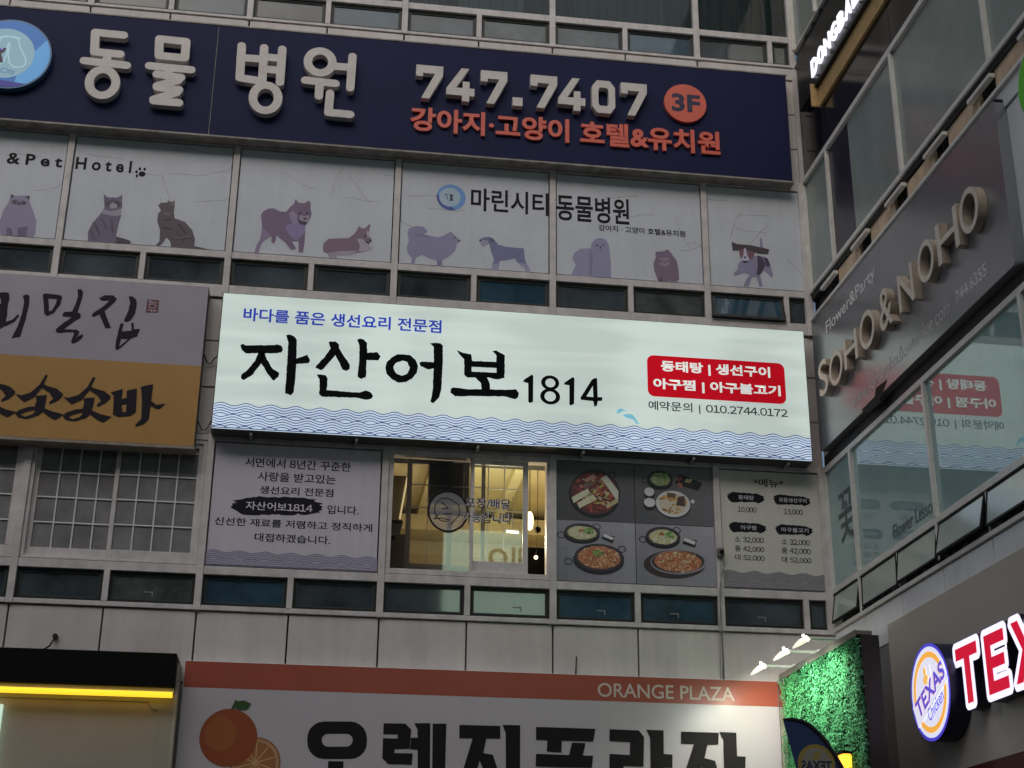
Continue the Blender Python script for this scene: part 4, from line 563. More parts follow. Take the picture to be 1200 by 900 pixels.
DG = {'7': [[(0, 1), (1, 1), (1, .72), (.52, 0), (.22, 0), (.7, .76), (.26, .76), (.26, .66), (0, .66)]],
      '4': [[(.52, 1), (.8, 1), (.34, .4), (.58, .4), (.58, .6), (.82, .6), (.82, .4), (1, .4), (1, .17), (.82, .17), (.82, 0), (.56, 0), (.56, .17), (0, .17), (0, .36)]],
      '0': [[(.22, 0), (.78, 0), (1, .2), (1, .8), (.78, 1), (.22, 1), (0, .8), (0, .2)], [(.34, .22), (.28, .3), (.28, .7), (.34, .78), (.66, .78), (.72, .7), (.72, .3), (.66, .22)]],
      '.': [[(0, 0), (1, 0), (1, 1), (0, 1)]]}
dg = T['digits']; spans = [(dg[k][0], dg[k+1][0]) for k in range(0, 16, 2)]
spans = [(5.022, 5.438), (5.495, 5.93), (6.024, 6.438), (6.525, 6.68), (6.804, 7.223), (7.24, 7.666), (7.772, 8.14), (8.237, 8.651)]
for ch, (a, b) in zip('747.7407', spans):
    vb, vt = 13.965, 14.555
    if ch == '.': vt = vb+.15
    t = MB(); t.loops(PF, [[(a+(b-a)*x, vb+(vt-vb)*y) for x, y in L] for L in DG[ch]], .365, .25); t.build('letter', M['letter_white'], hs, bevel=.004)
u0, u1, v0, v1 = 4.962, 9.82, 13.425, 13.845
V, _ = glyphs('강아지·고양이 호텔&유치원', .03)
lettering('강아지·고양이 호텔&유치원', PF, (u0, u1, v0, v1), .252, M['letter_orange'], hs, depth=.04, off=.03)
c0 = (9.28, 14.31); t = MB(); t.loops(PF, [circ(c0[0], c0[1], .34, .345)], .31, .25); fl = t.build('floor_disc', M['letter_orange'], hs, bevel=.004)
lettering('3F', PF, (9.06, 9.52, 14.145, 14.475), .3115, mat('navy_ink', (.012, .012, .06), .4), fl, off=.035)
# round emblem
c0 = (-1., 14.133); md = MB(); md.loops(PF, [circ(c0[0], c0[1], .60, .60, 64)], .35, .25); em = md.build('emblem', mat('emblem_rim', (.1, .22, .4), .4), hs, bevel=.006)
t = MB()
t.cur = lin((30, 88, 150)); t.loops(PF, [circ(c0[0], c0[1], .575, .575, 56)], .3512)
t.cur = lin((72, 132, 182)); t.loops(PF, [circ(c0[0]-.0, c0[1], .575, .575, 30, -78, 30)+[(c0[0]+.3, c0[1]-.0), (c0[0]+.15, c0[1]-.3)]], .3524)
t.cur = lin((34, 34, 112)); t.loops(PF, [circ(c0[0], c0[1], .575, .575, 24, 230, 300)+[(c0[0]+.0, c0[1]-.47)]], .3536)
t.cur = lin((112, 146, 160)); t.loops(PF, [circ(c0[0]-.07, c0[1]+.0, .425, .43, 48)], .3548)
t.cur = lin((146, 172, 182)); t.ribbon(PF, T['dogline'][0], .012, .3562); t.ribbon(PF, [(2*(c0[0]-.03)-x, y) for x, y in T['dogline'][0]], .012, .3562)
for L in (T['dogline'][0],):
    for (x0, y0), (x1, y1) in zip(L, L[1:]):
        for sx in (lambda x: x, lambda x: 2*(c0[0]-.03)-x):
            t.loops(PF, [stroke([(sx(x0), y0), (sx(x1), y1)], .011, 4)[0]], .3564)
t.cur = lin((26, 18, 40)); t.loops(PF, [T['mark'][0]], .3572)
t.cur = lin((120, 110, 190)); t.loops(PF, [circ(-1.12, 14.2, .02, n=12)], .3584)
t.build('emblem_print', mat('lit_emblem', attr=True, rough=.4, emit='attr', estr=.75), em)
lettering('MarineCity', PF, (-1.44, T['city'][1], T['city'][2]-.01, T['city'][3]), .358, mat('grey_ink', A(60, 96, 130), .5), em)
# --- noodle shop board
ns = thing('sign_board', 'white and mustard sign board with black brush lettering and small red seal', 'sign', (0, -.13, 8.17))
c = MB(); c.slab(PF, -4.6, 2.2, 8.185, 10.595, 0, .262); c.build('case', mat('board_edge', (.16, .14, .13), .6, grime=.3), ns, bevel=.006)
c = MB(); c.slab(PF, -4.62, 2.215, 8.14, 8.18, 0, .285); c.build('trim', mat('grey_trim', A(84, 76, 70), .6, grime=.4, gscale=6), ns, bevel=.004)
c = MB(); c.quad(PF(-4.58, 9.37, .2665), PF(2.195, 9.37, .2665), PF(2.195, 10.59, .2665), PF(-4.58, 10.59, .2665)); c.build('white_face', mat('white_face', A(91, 87, 94), .45, grime=.1, gscale=1.5), ns)
c = MB(); c.quad(PF(-4.58, 8.19, .2665), PF(2.195, 8.19, .2665), PF(2.195, 9.37, .2665), PF(-4.58, 9.37, .2665)); c.build('mustard_face', mat('mustard_face', A(98, 72, 34), .5, grime=.08, gscale=1.5), ns)
t = MB(); 
for k, L in enumerate(T['noodle1']+T['noodle2']): t.loops(PF, [rough_edge(q, .0025) for q in L], .2685+.0004*k)
t.build('lettering', mat('brush_ink', (.016, .012, .02), .6, spec=.2), ns)
q = T['seal']; t = MB(); t.cur = (.13, .035, .045); t.loops(PF, [q], .2685); t.cur = A(110, 96, 104)
x0, y0 = q[3]; sx, sy = q[1][0]-x0, q[0][1]-y0
for a in ([(.15, .85), (.85, .8)], [(.3, .95), (.3, .6)], [(.15, .62), (.6, .7), (.85, .55)], [(.2, .45), (.5, .35), (.8, .45)], [(.15, .2), (.45, .25), (.5, .08)], [(.65, .3), (.7, .1)], [(.6, .18), (.9, .2)]):
    for pc in stroke([(x0+sx*x, y0+sy*y) for x, y in a], .006, 3): t.loops(PF, [pc], .2692)
t.build('seal', M['print'], ns)
# --- printed film panels with pets over the clinic windows
def film_panel(name, label, u0, u1, v0, v1, cat='window film', group=None, m=None, w=.015):
    c = MB(); c.slab(PF, u0+.014, u1-.014, v0+.012, v1-.012, w, -.02); o = c.build(name, m or M['film'], None)
    return tag(o, label, cat, group)
CR = random.Random(3)
def creases(par, u0, u1, v0, v1, n):
    t = MB(); t.cur = A(90, 87, 90)
    for _ in range(n):
        p = [CR.uniform(u0+.1, u1-.1), CR.uniform(v0+.5, v1-.1)]; a = CR.choice((0, .1, 3.1, 3.0, -.8, -2.2, -1.2)); pts = [tuple(p)]
        for k in range(6):
            p = [min(u1-.02, max(u0+.02, p[0]+.09*math.cos(a))), min(v1-.02, max(v0+.02, p[1]+.09*math.sin(a)))]; a += CR.uniform(-.25, .25); pts.append(tuple(p))
        for s0, s1 in zip(pts, pts[1:]): t.loops(PF, [stroke([s0, s1], CR.uniform(.0025, .005), 2)[0]], .0158+.0001*_)
    t.build('crease', M['print'], par)['kind'] = 'stuff'
def picture(key, nm, par, w=.0175):
    t = MB()
    for k, (col, L) in enumerate(T[key]): t.cur = A(*col, 2.4 if key in ('cat_tabby', 'cat_brown') else 2.9); t.loops(PF, [L], w+.0008*k)
    t.build(nm, M['print'], par)
pinkt = mat('dark_print', (.014, .011, .016), .6, spec=.2)
FP = 'pet hospital window films'
f0 = film_panel('window_film', 'window film showing a fluffy white cat, left edge of the pet row', -2.35, -.05, 11.3, 13.03, group=FP)
f1 = film_panel('window_film', 'window film with a tabby cat, a brown cat and a paw print', .05, 2.36, 11.3, 13.03, group=FP)
f2 = film_panel('window_film', 'window film with a standing shiba dog and a lying corgi', 2.46, 4.78, 11.3, 13.03, group=FP)
f3 = film_panel('window_film', 'window film with blue ring logo, a fluffy samoyed and a schnauzer', 4.88, 7.155, 11.3, 13.03, group=FP)
f4 = film_panel('window_film', 'window film with a maltese and a small pomeranian under black Korean lettering', 7.255, 9.54, 11.3, 13.03, group=FP)
f5 = film_panel('window_film', 'narrow window film with a running beagle in the corner of the buildings', 9.635, 11.14, 11.3, 13.03, group=FP)
for f_, u0, u1, n in ((f0, -2.35, -.05, 6), (f1, .05, 2.36, 9), (f2, 2.46, 4.78, 6), (f3, 4.88, 7.155, 4), (f4, 7.255, 9.54, 5), (f5, 9.635, 11.14, 6)): creases(f_, u0, u1, 11.3, 13.03, n)
picture('cat_white', 'cat_picture', f0); picture('cat_tabby', 'cat_picture', f1); picture('cat_brown', 'cat_picture', f1)
picture('dog_shiba', 'dog_picture', f2); picture('dog_corgi', 'dog_picture', f2); picture('dog_samoyed', 'dog_picture', f3); picture('dog_schnauzer', 'dog_picture', f3)
picture('dog_maltese', 'dog_picture', f4); picture('dog_pomeranian', 'dog_picture', f4); picture('dog_beagle', 'dog_picture', f5)
lettering('& P e t', PF, (T['pethotel1'][0], -.1, T['pethotel1'][2], T['pethotel1'][3]), .017, pinkt, f0, off=.03)
lettering('H o t e l', PF, (.09, T['pethotel2'][1], T['pethotel2'][2], T['pethotel2'][3]), .017, pinkt, f1, off=.03)
t = MB(); pw = T['paw']; t.loops(PF, [circ(pw[0][0], pw[0][1], .05, .045, 16)], .017)
for k, p in enumerate(pw[1:]): t.loops(PF, [circ(p[0], p[1], .018, .028, 12)], .0172+.0001*k)
t.build('paw_picture', pinkt, f1)
rg = T['ring']; t = MB(); c0 = rg[0]; R_ = abs(rg[1][0]-c0[0])
t.cur = A(58, 86, 124); t.loops(PF, [circ(*c0, R_, R_)], .0172); t.cur = A(34, 48, 92); t.loops(PF, [circ(*c0, R_, R_, 20, 170, 290)], .0176); t.cur = A(96, 110, 120); t.loops(PF, [circ(c0[0]-.02, c0[1], R_*.73, R_*.73)], .018)
t.cur = A(26, 26, 40); t.loops(PF, [[(c0[0]-.03, c0[1]+.05), (c0[0]+.03, c0[1]+.05), (c0[0]+.02, c0[1]), (c0[0]+.035, c0[1]-.06), (c0[0]-.03, c0[1]-.06), (c0[0]-.01, c0[1]-.01)]], .0184)
for pc in stroke([(c0[0]-.1, c0[1]+.03), (c0[0]-.07, c0[1]+.05), (c0[0]-.055, c0[1]-.04)], .006, 3): t.loops(PF, [pc], .0185)
t.build('logo', M['print'], f3)
lettering('마린시티', PF, (T['marine1'][0], 7.14, T['marine1'][2], T['marine1'][3]), .017, pinkt, f3, off=.02)
lettering('동물병원', PF, (7.265, T['marine2'][1], T['marine2'][2], T['marine2'][3]), .017, pinkt, f4, off=.02)
lettering('강아지 · 고양이 호텔&유치원', PF, box4('marine3'), .017, pinkt, f4, off=.018)
# --- introduction poster, food pictures, menu
ip = film_panel('poster', 'white poster with six lines of black Korean text and faint waves', 2.462, 4.777, 6.6, 8.36, 'poster', m=mat('poster_paper', A(115, 111, 118), .5, grime=.05, gscale=1.5, streak=.05), w=.012)
pk = mat('poster_ink', (.013, .011, .016), .6, spec=.2)
for k, s in dict(i1='서면에서 8년간 꾸준한', i2='사랑을 받고있는', i3='생선요리 전문점', i4b='입니다.', i5='신선한 재료를 저렴하고 정직하게', i6='대접하겠습니다.').items(): lettering(s, PF, box4(k), .0135, pk, ip, off=.016)
t = MB(); t.loops(PF, [rough_edge(T['ibrush'], .008, .04)], .0135); bb = t.build('brush_mark', pk, ip)
lettering('자산어보1814', PF, box4('i4'), .015, mat('poster_white', A(124, 120, 126), .5), bb, off=.01)
t = MB(); waves(t, PF, 2.466, 4.773, 6.605, 6.82, .0128, A(103, 100, 109), A(58, 55, 78), period=.345, th=.009, rows=3, nl=5, amp=.017, pitch=.11, sp=.0255); t.build('wave_band', M['print'], ip)
mp_ = film_panel('menu_board', 'pale menu poster with black brush marks and prices', 9.635, 11.138, 6.6, 8.36, 'poster', m=mat('menu_paper', A(116, 114, 109), .5, grime=.05, gscale=1.5, streak=.05), w=.012)
for k, s in dict(m0='*메뉴*', p1='10,000', p2='13,000', q1='소 32,000', q2='중 42,000', q3='대 52,000', r1='소 32,000', r2='중 42,000', r3='대 52,000').items(): lettering(s, PF, box4(k), .0135, pk, mp_, off=.012)
for kb, kt, s in (('b1', 'm1', '동태탕'), ('b2', 'm2', '모듬생선구이'), ('b3', 'm3', '아구찜'), ('b4', 'm4', '아구불고기')):
    u0, u1, v0, v1 = T[kb]; h = (v1-v0)/2; cy = (v0+v1)/2
    L = [(u0, cy+.02), (u0+.03, cy+.4*h), (u0, cy+.5*h), (u0+.08, v1), (u1-.1, v1-.01), (u1-.05, cy+.6*h), (u1, cy+.4*h), (u1-.02, cy+.1*h), (u1, cy-.2*h), (u1-.05, v0+.02), (u1-.1, v0), (u1-.14, v0+.02), (u0+.06, v0), (u0+.02, cy-.5*h)]
    t = MB(); t.loops(PF, [rough_edge(L, .006, .03)], .0135); o = t.build('brush_mark', pk, mp_)
    lettering(s, PF, (T[kt][0], T[kt][1], cy-.4*h, cy+.45*h), .015, M['film'], o, off=.012)
t = MB(); waves(t, PF, 9.638, 11.135, 6.605, 6.86, .0128, A(88, 86, 88), A(58, 56, 62), period=.36, th=.009, rows=3, nl=5, amp=.018, pitch=.12, sp=.0275); t.build('wave_band', M['print'], mp_)
fp = film_panel('food_poster', 'dark poster showing four photographs of fish stews and pan dishes', 7.252, 9.538, 6.6, 8.36, 'poster', m=mat('poster_black', A(24, 22, 26), .4), w=.010)
FR = random.Random(11)
def dish(t, c, rx, ry, pieces, w, base=None):
    """scatter printed food pieces inside an ellipse"""
    k = 0
    if base: t.cur = A(*base, 3.2); t.loops(PF, [[(x+FR.uniform(-.006, .006), y+FR.uniform(-.006, .006)) for x, y in circ(c[0], c[1], rx, ry, None or 30)]], w-.0001)
    for (n, cols, s0, s1, asp, rad) in pieces:
        for _ in range(n):
            a = FR.uniform(0, 6.283); r = math.sqrt(FR.random())*rad
            x, y = c[0]+rx*r*math.cos(a), c[1]+ry*r*math.sin(a); s = FR.uniform(s0, s1); th = FR.uniform(0, 3.14); k += 1
            j = FR.uniform(.85, 1.15); cc = FR.choice(cols); t.cur = tuple(min(.8, q*j*.92) for q in A(*cc))
            L = [(px, py*.8) for px, py in circ(0, 0, s, s*asp*FR.uniform(.7, 1.2), 7, rot=th)]
            t.loops(PF, [[(x+px*FR.uniform(.85, 1.1), y+py*FR.uniform(.85, 1.1)) for px, py in L]], w+.000012*k)
def pan(t, q, w, rim=(16, 15, 19), inner=(34, 30, 36), handles=((.62, .62), (-.98, -.1))):
    c0, r0, t0 = q; rx, ry = abs(r0[0]-c0[0]), abs(t0[1]-c0[1])
    for hx, hy in handles:
        t.cur = A(*rim); hc = (c0[0]+rx*hx*1.12, c0[1]+ry*hy*1.15)
        t.loops(PF, [circ(*hc, .06, .05, 20), circ(*hc, .046, .037, 20)], w)
    t.cur = A(17, 16, 20); t.loops(PF, [circ(c0[0]-.01, c0[1]-.04, rx*1.02, ry*1.0)], w+.0003)
    t.cur = A(*rim); t.loops(PF, [circ(*c0, rx, ry)], w+.0006); t.cur = A(*[x*1.9 for x in rim]); t.loops(PF, [circ(c0[0]-.003, c0[1]+.003, rx*.985, ry*.985)], w+.0008)
    t.cur = A(*inner); t.loops(PF, [circ(c0[0], c0[1]-.006, rx*.93, ry*.92)], w+.001)
    return c0, rx, ry
E = T['food_pts']; cx, cy = 8.388, 7.482
quads = [(7.256, 8.382, 7.486, 8.355, (50, 49, 53)), (8.394, 9.534, 7.488, 8.355, (60, 59, 63)), (7.256, 8.382, 6.606, 7.478, (84, 83, 89)), (8.394, 9.534, 6.606, 7.478, (86, 85, 90))]
pics = []
for u0, u1, v0, v1, col in quads:
    t = MB(); n = 7
    for i in range(n):
        for j in range(n):
            d = (i/n-.5)*.35+(j/n-.5)*.3+FR.uniform(-.03, .03)
            t.cur = tuple(x*(1+d) for x in A(*col)); a, b, c_, e = u0+(u1-u0)*i/n, u0+(u1-u0)*(i+1)/n, v0+(v1-v0)*j/n, v0+(v1-v0)*(j+1)/n
            t.quad(PF(a, c_, .0108), PF(b, c_, .0108), PF(b, e, .0108), PF(a, e, .0108))
    pics.append(t)
W = .0114
# stew
t = pics[0]; c0, rx, ry = pan(t, E[0], W, handles=((.62, .7),), inner=(54, 28, 28))
dish(t, c0, rx*.86, ry*.84, [(110, [(96, 34, 30), (76, 36, 34), (110, 50, 40), (70, 34, 44)], .02, .05, .6, 1.), (26, [(120, 104, 88), (112, 86, 70)], .02, .05, .5, .8)], W+.0014)
for k, L in enumerate(T['tofu']): t.cur = A(*[(138, 128, 110), (132, 122, 104), (140, 134, 116), (70, 56, 54), (110, 86, 78), (112, 104, 82)][k]); t.loops(PF, [L], W+.0034+.0002*k)
dish(t, (c0[0]+.04, c0[1]-.02), .15, .15, [(40, [(132, 124, 62), (116, 120, 60), (142, 134, 90), (70, 88, 48)], .006, .05, .16, 1.)], W+.005)
# set meal
t = pics[1]; c0, rx, ry = pan(t, E[2], W, handles=((-1.05, -.2),)); GR = [(118, 122, 92), (130, 132, 108), (106, 110, 78), (64, 92, 50)]
dish(t, (c0[0], c0[1]-.005), rx*.8, ry*.74, [(60, GR, .012, .03, .5, .92)], W+.0014, (104, 106, 78)); dish(t, (c0[0]+.07, c0[1]+.04), .06, .05, [(24, [(44, 82, 38), (70, 110, 52)], .006, .03, .3, 1.)], W+.003)
t.cur = A(22, 20, 24); t.loops(PF, [T['tray'][0]], W)
for dx, dy, cs in ((.06, .09, [(110, 56, 60), (84, 44, 50)]), (.2, .06, [(134, 124, 84), (120, 104, 70)]), (.055, -.02, [(128, 76, 62), (110, 60, 50)])): dish(t, (T['tray'][0][3][0]+dx, T['tray'][0][3][1]+dy), .045, .035, [(16, cs, .01, .022, .7, 1.)], W+.0006)
c0, r0, t0 = E[4]; rx, ry = abs(r0[0]-c0[0]), abs(t0[1]-c0[1])
t.cur = A(30, 28, 32); t.loops(PF, [circ(c0[0]-.0, c0[1]-.025, rx*1.03, ry*1.02)], W+.0001); t.cur = A(138, 132, 126); t.loops(PF, [circ(*c0, rx, ry)], W+.0008); t.cur = A(122, 114, 106); t.loops(PF, [circ(*c0, rx*.82, ry*.8)], W+.001)
dish(t, c0, rx*.75, ry*.72, [(30, [(112, 84, 52), (92, 66, 42), (126, 96, 58)], .02, .06, .45, 1.), (20, [(132, 112, 74), (140, 124, 90)], .01, .03, .6, .9)], W+.0014)
t.cur = A(60, 46, 38); t.loops(PF, [T['dishx'][4]], W+.003); t.cur = A(48, 38, 34); t.loops(PF, [T['dishx'][5]], W+.0032)
for q in (E[13], E[14]): c0 = q[0]; rx, ry = abs(q[1][0]-c0[0]), abs(q[2][1]-c0[1]); t.cur = A(22, 20, 24); t.loops(PF, [circ(c0[0], c0[1]-.02, rx*1.15, ry*1.3)], W+.0011); t.cur = A(140, 138, 134); t.loops(PF, [circ(c0[0], c0[1]+.01, rx, ry*.95)], W+.0016)
for pc in stroke([(9.22, 7.84), (9.13, 7.66)], .008, 4): t.cur = A(34, 32, 36); t.loops(PF, [pc], W)
t.cur = A(140, 138, 136); t.loops(PF, [circ(9.235, 7.845, .03, .03, 14)], W+.0004)
# two hot pans
for t, i, j, big in ((pics[2], 5, 7, 'pan'), (pics[3], 9, 11, 'plate')):
    c0, rx, ry = pan(t, E[i], W, handles=((.72, .6), (-1.05, -.35)))
    dish(t, (c0[0], c0[1]-.008), rx*.82, ry*.76, [(80, [(140, 138, 112), (148, 146, 126), (130, 126, 92), (144, 136, 98)], .012, .035, .5, .9)], W+.0014, (124, 120, 88))
    dish(t, (c0[0]+.09, c0[1]+.02), .07, .05, [(36, [(50, 88, 40), (72, 112, 54), (40, 70, 34)], .008, .035, .3, 1.)], W+.0034); dish(t, (c0[0]-.02, c0[1]+.03), .04, .025, [(14, [(112, 60, 36), (96, 48, 30)], .008, .02, .6, 1.)], W+.0036)
    k = 0 if i == 5 else 2
    t.cur = A(18, 17, 20); t.loops(PF, [T['dishx'][k]], W+.002); t.cur = A(140, 138, 136); t.loops(PF, [T['dishx'][k+1]], W+.0026)
    if big == 'pan': c0, rx, ry = pan(t, E[j], W+.0028, handles=((.82, .6), (-1.1, -.3)))
    else:
        c0, r0, t0 = E[11]; rx, ry = abs(r0[0]-c0[0]), abs(t0[1]-c0[1]); c0 = (c0[0]-.01, c0[1]-.0)
        t.cur = A(34, 26, 28); t.loops(PF, [circ(c0[0]-.05, c0[1]-.035, rx*1.12, ry*1.1, rot=.06)], W+.0028); t.cur = A(84, 82, 90); t.loops(PF, [circ(c0[0]+.01, c0[1], rx*1.02, ry*.95, rot=.06)], W+.0032); t.cur = A(30, 26, 28); t.loops(PF, [circ(c0[0], c0[1]+.005, rx*.95, ry*.86, rot=.06)], W+.0036)
    dish(t, (c0[0], c0[1]+.005), rx*.86, ry*.82, [(240, [(136, 90, 62), (124, 72, 48), (146, 108, 82), (110, 60, 42), (92, 50, 38), (154, 124, 100)], .012, .032, .45, .95)], W+.0044, (118, 74, 54))
    if big == 'pan': dish(t, (c0[0]-.02, c0[1]+.06), .08, .045, [(40, [(56, 92, 40), (78, 116, 56), (40, 66, 30)], .006, .03, .4, 1.)], W+.0078)
for t in pics: t.build('dish_picture', M['print'], fp)
# --- lettering and fish emblem stuck on the restaurant window glass
dc = MB(); c0 = T['emblem'][0]; dc.loops(PF, [circ(*c0, .287, .302, 56), circ(*c0, .26, .275, 56)], .003, -.002)
def crv(pts, r=.0065):
    for pc in stroke(pts, r, 4): dc.loops(PF, [pc], .003)
crv([(c0[0]-.04+.15*math.cos(a), c0[1]+.02+.17*math.sin(a)) for a in [math.radians(x) for x in range(60, 300, 20)]]); crv([(c0[0]-.09, c0[1]+.13), (c0[0], c0[1]+.04), (c0[0]-.09, c0[1]+.03)]); crv([(c0[0]-.13, c0[1]-.05), (c0[0]-.19, c0[1]-.12), (c0[0]-.08, c0[1]-.1), (c0[0]+.02, c0[1]-.13)]); crv([(c0[0]-.06, c0[1]-.04), (c0[0]+.06, c0[1]-.03)]); crv([(c0[0]+.02, c0[1]+.18), (c0[0]+.15, c0[1]+.1), (c0[0]+.16, c0[1]-.05), (c0[0]+.05, c0[1]-.18)])
dco = tag(dc.build('window_decal', pk, None), 'round black outline emblem stuck on the dark left window pane', 'decal')
fm = bpy.data.materials.new('frosted_sticker'); fm.use_nodes = True; n_ = fm.node_tree; b_ = n_.nodes['Principled BSDF']; b_.inputs['Base Color'].default_value = (.55, .54, .58, 1); b_.inputs['Roughness'].default_value = .8; b_.inputs['Alpha'].default_value = .42
g = MB(); g.loops(PF, [circ(*c0, .26, .275, 56)], .001); g.build('frosted_disc', fm, dco)
halo = mat('sticker_white', (.8, .76, .82), .6); dcol = mat('sticker_ink', (.02, .006, .025), .6, spec=.2)
tk = MB(); text_into(tk, PF, '포장/배달', box4('take1'), .017, off=.055); text_into(tk, PF, '가능합니다.', box4('take2'), .0174, off=.055)
tko = tag(tk.build('window_decal', halo, None), 'purple Korean sticker lettering on the lit sliding window', 'decal')
t = MB(); text_into(t, PF, '포장/배달', box4('take1'), .0185, off=.004); t.build('lettering', dcol, tko); t = MB(); text_into(t, PF, '가능합니다.', box4('take2'), .0185, off=.004); t.build('lettering', dcol, tko)
# --- plaza sign
ps = thing('sign_board', 'white sign board with orange top band, orange fruit and large black lettering', 'sign', (6.3, -.1, 3.2))
c = MB(); c.slab(PF, 2.335, 10.285, 2.9, 5.283, .0, .19); c.build('case', mat('white_edge', A(150, 140, 128), .5, grime=.2), ps, bevel=.005)
c = MB(); c.slab(PF, 2.345, 10.275, 2.91, 4.935, .191, .2); c.build('white_face', mat('plaza_white', (.62, .56, .6), .3, grime=.05, gscale=1.), ps)
c = MB(); c.slab(PF, 2.345, 10.275, 4.937, 5.275, .191, .2); c.build('orange_band', mat('plaza_orange', (.44, .1, .062), .35, grime=.07, gscale=1.2), ps)
lettering('ORANGE PLAZA', PF, box4('oplaza'), .202, mat('plaza_cream', (.72, .62, .56), .5), ps, off=.008)
t = MB()
for k, L in enumerate(T['oren']): t.loops(PF, L, .2025+.0005*k)
t.build('lettering', mat('plaza_black', (.016, .013, .015), .6, spec=.2), ps)
t = MB(); q = T['fruit']; c0 = q[0][0]; R_ = .5*(abs(q[0][1][0]-c0[0])+abs(q[0][2][1]-c0[1])); s0 = q[1][0]; R2 = abs(q[1][2][1]-s0[1])
OR = (.34, .085, .035)
t.cur = (.42, .15, .06); t.loops(PF, [circ(*s0, R2, R2, 48)], .2025); t.cur = (.55, .34, .18); t.loops(PF, [circ(*s0, R2*.93, R2*.93, 48)], .203); t.cur = (.42, .17, .07); t.loops(PF, [circ(*s0, R2*.82, R2*.82, 48)], .2035)
t.cur = (.68, .42, .18)
for k in range(5):
    a = k*math.pi/5+.3
    for pc in stroke([(s0[0]+R2*.78*math.cos(a), s0[1]+R2*.78*math.sin(a)), (s0[0]-R2*.78*math.cos(a), s0[1]-R2*.78*math.sin(a))], .008, 3): t.loops(PF, [pc], .204+.0002*k)
t.cur = OR; t.loops(PF, [circ(*c0, R_, R_, 56)], .2056); t.cur = (.38, .12, .04); t.loops(PF, [circ(c0[0]-.1, c0[1]+.05, R_*.55, R_*.6, 40)], .206)
t.cur = (.05, .1, .03); t.loops(PF, [q[2]], .2066)
t.build('fruit_picture', mat('plaza_print', attr=True, rough=.35), ps)
sp = tag(MB().slab(PF, 10.3, 10.52, 2.9, 5.27, 0, .16).build('sign_return', mat('cream_side', (.5, .46, .38), .5, grime=.25), None, bevel=.005), 'narrow cream strip with red top between the plaza sign and green wall', 'sign panel')
MB().slab(PF, 10.302, 10.518, 4.94, 5.265, .161, .166).build('red_cap', mat('red_side', (.35, .03, .04), .5), sp)
# --- black shop canopy with yellow tube, lower left
aw = thing('canopy', 'black box canopy with a glowing yellow tube, left of the orange fruit sign', 'canopy', (0, -.3, 4.8))
c = MB(); c.slab(PF, -5, 2.262, 4.86, 5.29, -.0, .6); c.build('box', M['black'], aw, bevel=.01)
c = MB(); c.slab(PF, -5, 2.262, 4.805, 4.855, .3, .56); c.slab(PF, 2.263, 2.3, 3., 5.2, .12, .42); c.build('frame', mat('cream_frame', (.5, .46, .36), .5, grime=.15), aw)
c = MB(); c.tube([(-5, -.585, 4.765), (2.25, -.585, 4.765)], .037, 12); c.build('light_tube', mat('yellow_tube', (1, .75, .05), emit=(1., .62, .03), estr=1.25), aw, smooth=True)
c = MB(); c.slab(PF, -5, 2.262, 3., 4.80, .32, .4); c.build('back_panel', mat('beige_panel', (.46, .39, .32), .5, grime=.1, gscale=1.5), aw)
c = MB(); c.slab(PF, 2.06, 2.262, 3., 4.70, .401, .42); c.slab(PF, -5, 2.262, 4.70, 4.80, .401, .42); c.tube([PF(2.06, 4.70, .40), PF(2.06, 4.70, .4245)], .1, 24); c.build('moulding', mat('cream_moulding', (.42, .38, .3), .5, grime=.1), aw)
tag(MB().slab(PF, -4, .19, 3.2, 4.6, .43, .5).build('light_panel', mat('lit_panel', (.7, .9, .8), emit=(.5, .72, .62), estr=.8), None), 'pale lit panel under the black canopy at the left edge', 'light box')
wl = thing('lamp_wire', 'thin bent black wire with a knob standing on the black canopy', 'wire', (.55, -.05, 5.29))
a, b = T['wires'][0], T['wires'][1]; c = MB(); c.tube([PF(.5, 5.29, .3), PF(.6, 5.42, .12), PF(a[0], a[1]-.02, .05)], .011, 6); c.build('wire', M['black'], wl); c = MB(); c.tube([PF(a[0], a[1], .0), PF(a[0], a[1], .06)], .035, 10); c.build('knob', M['metal_dark'], wl)
c = MB(); p, q = T['wires'][2], T['wires'][3]; c.tube([PF(q[0], 5.28, .06), PF(p[0]-.005, 5.42, .05), PF(p[0], p[1], .06)], .009, 6); tag(c.build('wire_stub', M['metal_dark'], None), 'short dark wire sticking up from the top of the orange band', 'wire')
sk_ = thing('junction_box', 'small grey socket box with hanging cable beside the menu poster', 'socket', (9.587, -.06, 7.1))
c = MB(); c.box((9.545, -.11, 7.03), (9.645, -.051, 7.15)); c.build('box', mat('socket_grey', (.2, .18, .16), .6, grime=.4, gscale=9), sk_, bevel=.008)
c = MB(); c.tube([(9.6, -.112, 7.09), (9.6, -.14, 7.09)], .028, 12); c.build('socket', M['black'], sk_)
c = MB(); c.tube([(9.61, -.07, 7.03), (9.65, -.06, 6.93), (9.6, -.075, 6.78), (9.56, -.07, 6.55), (9.57, -.075, 6.0), (9.56, -.03, 5.3)], .007, 6); c.tube([(9.6, -.07, 7.03), (9.58, -.085, 6.6), (9.535, -.075, 6.0), (9.53, -.03, 5.3)], .006, 6); c.build('cable', mat('grey_cable', (.3, .285, .275), .6), sk_)
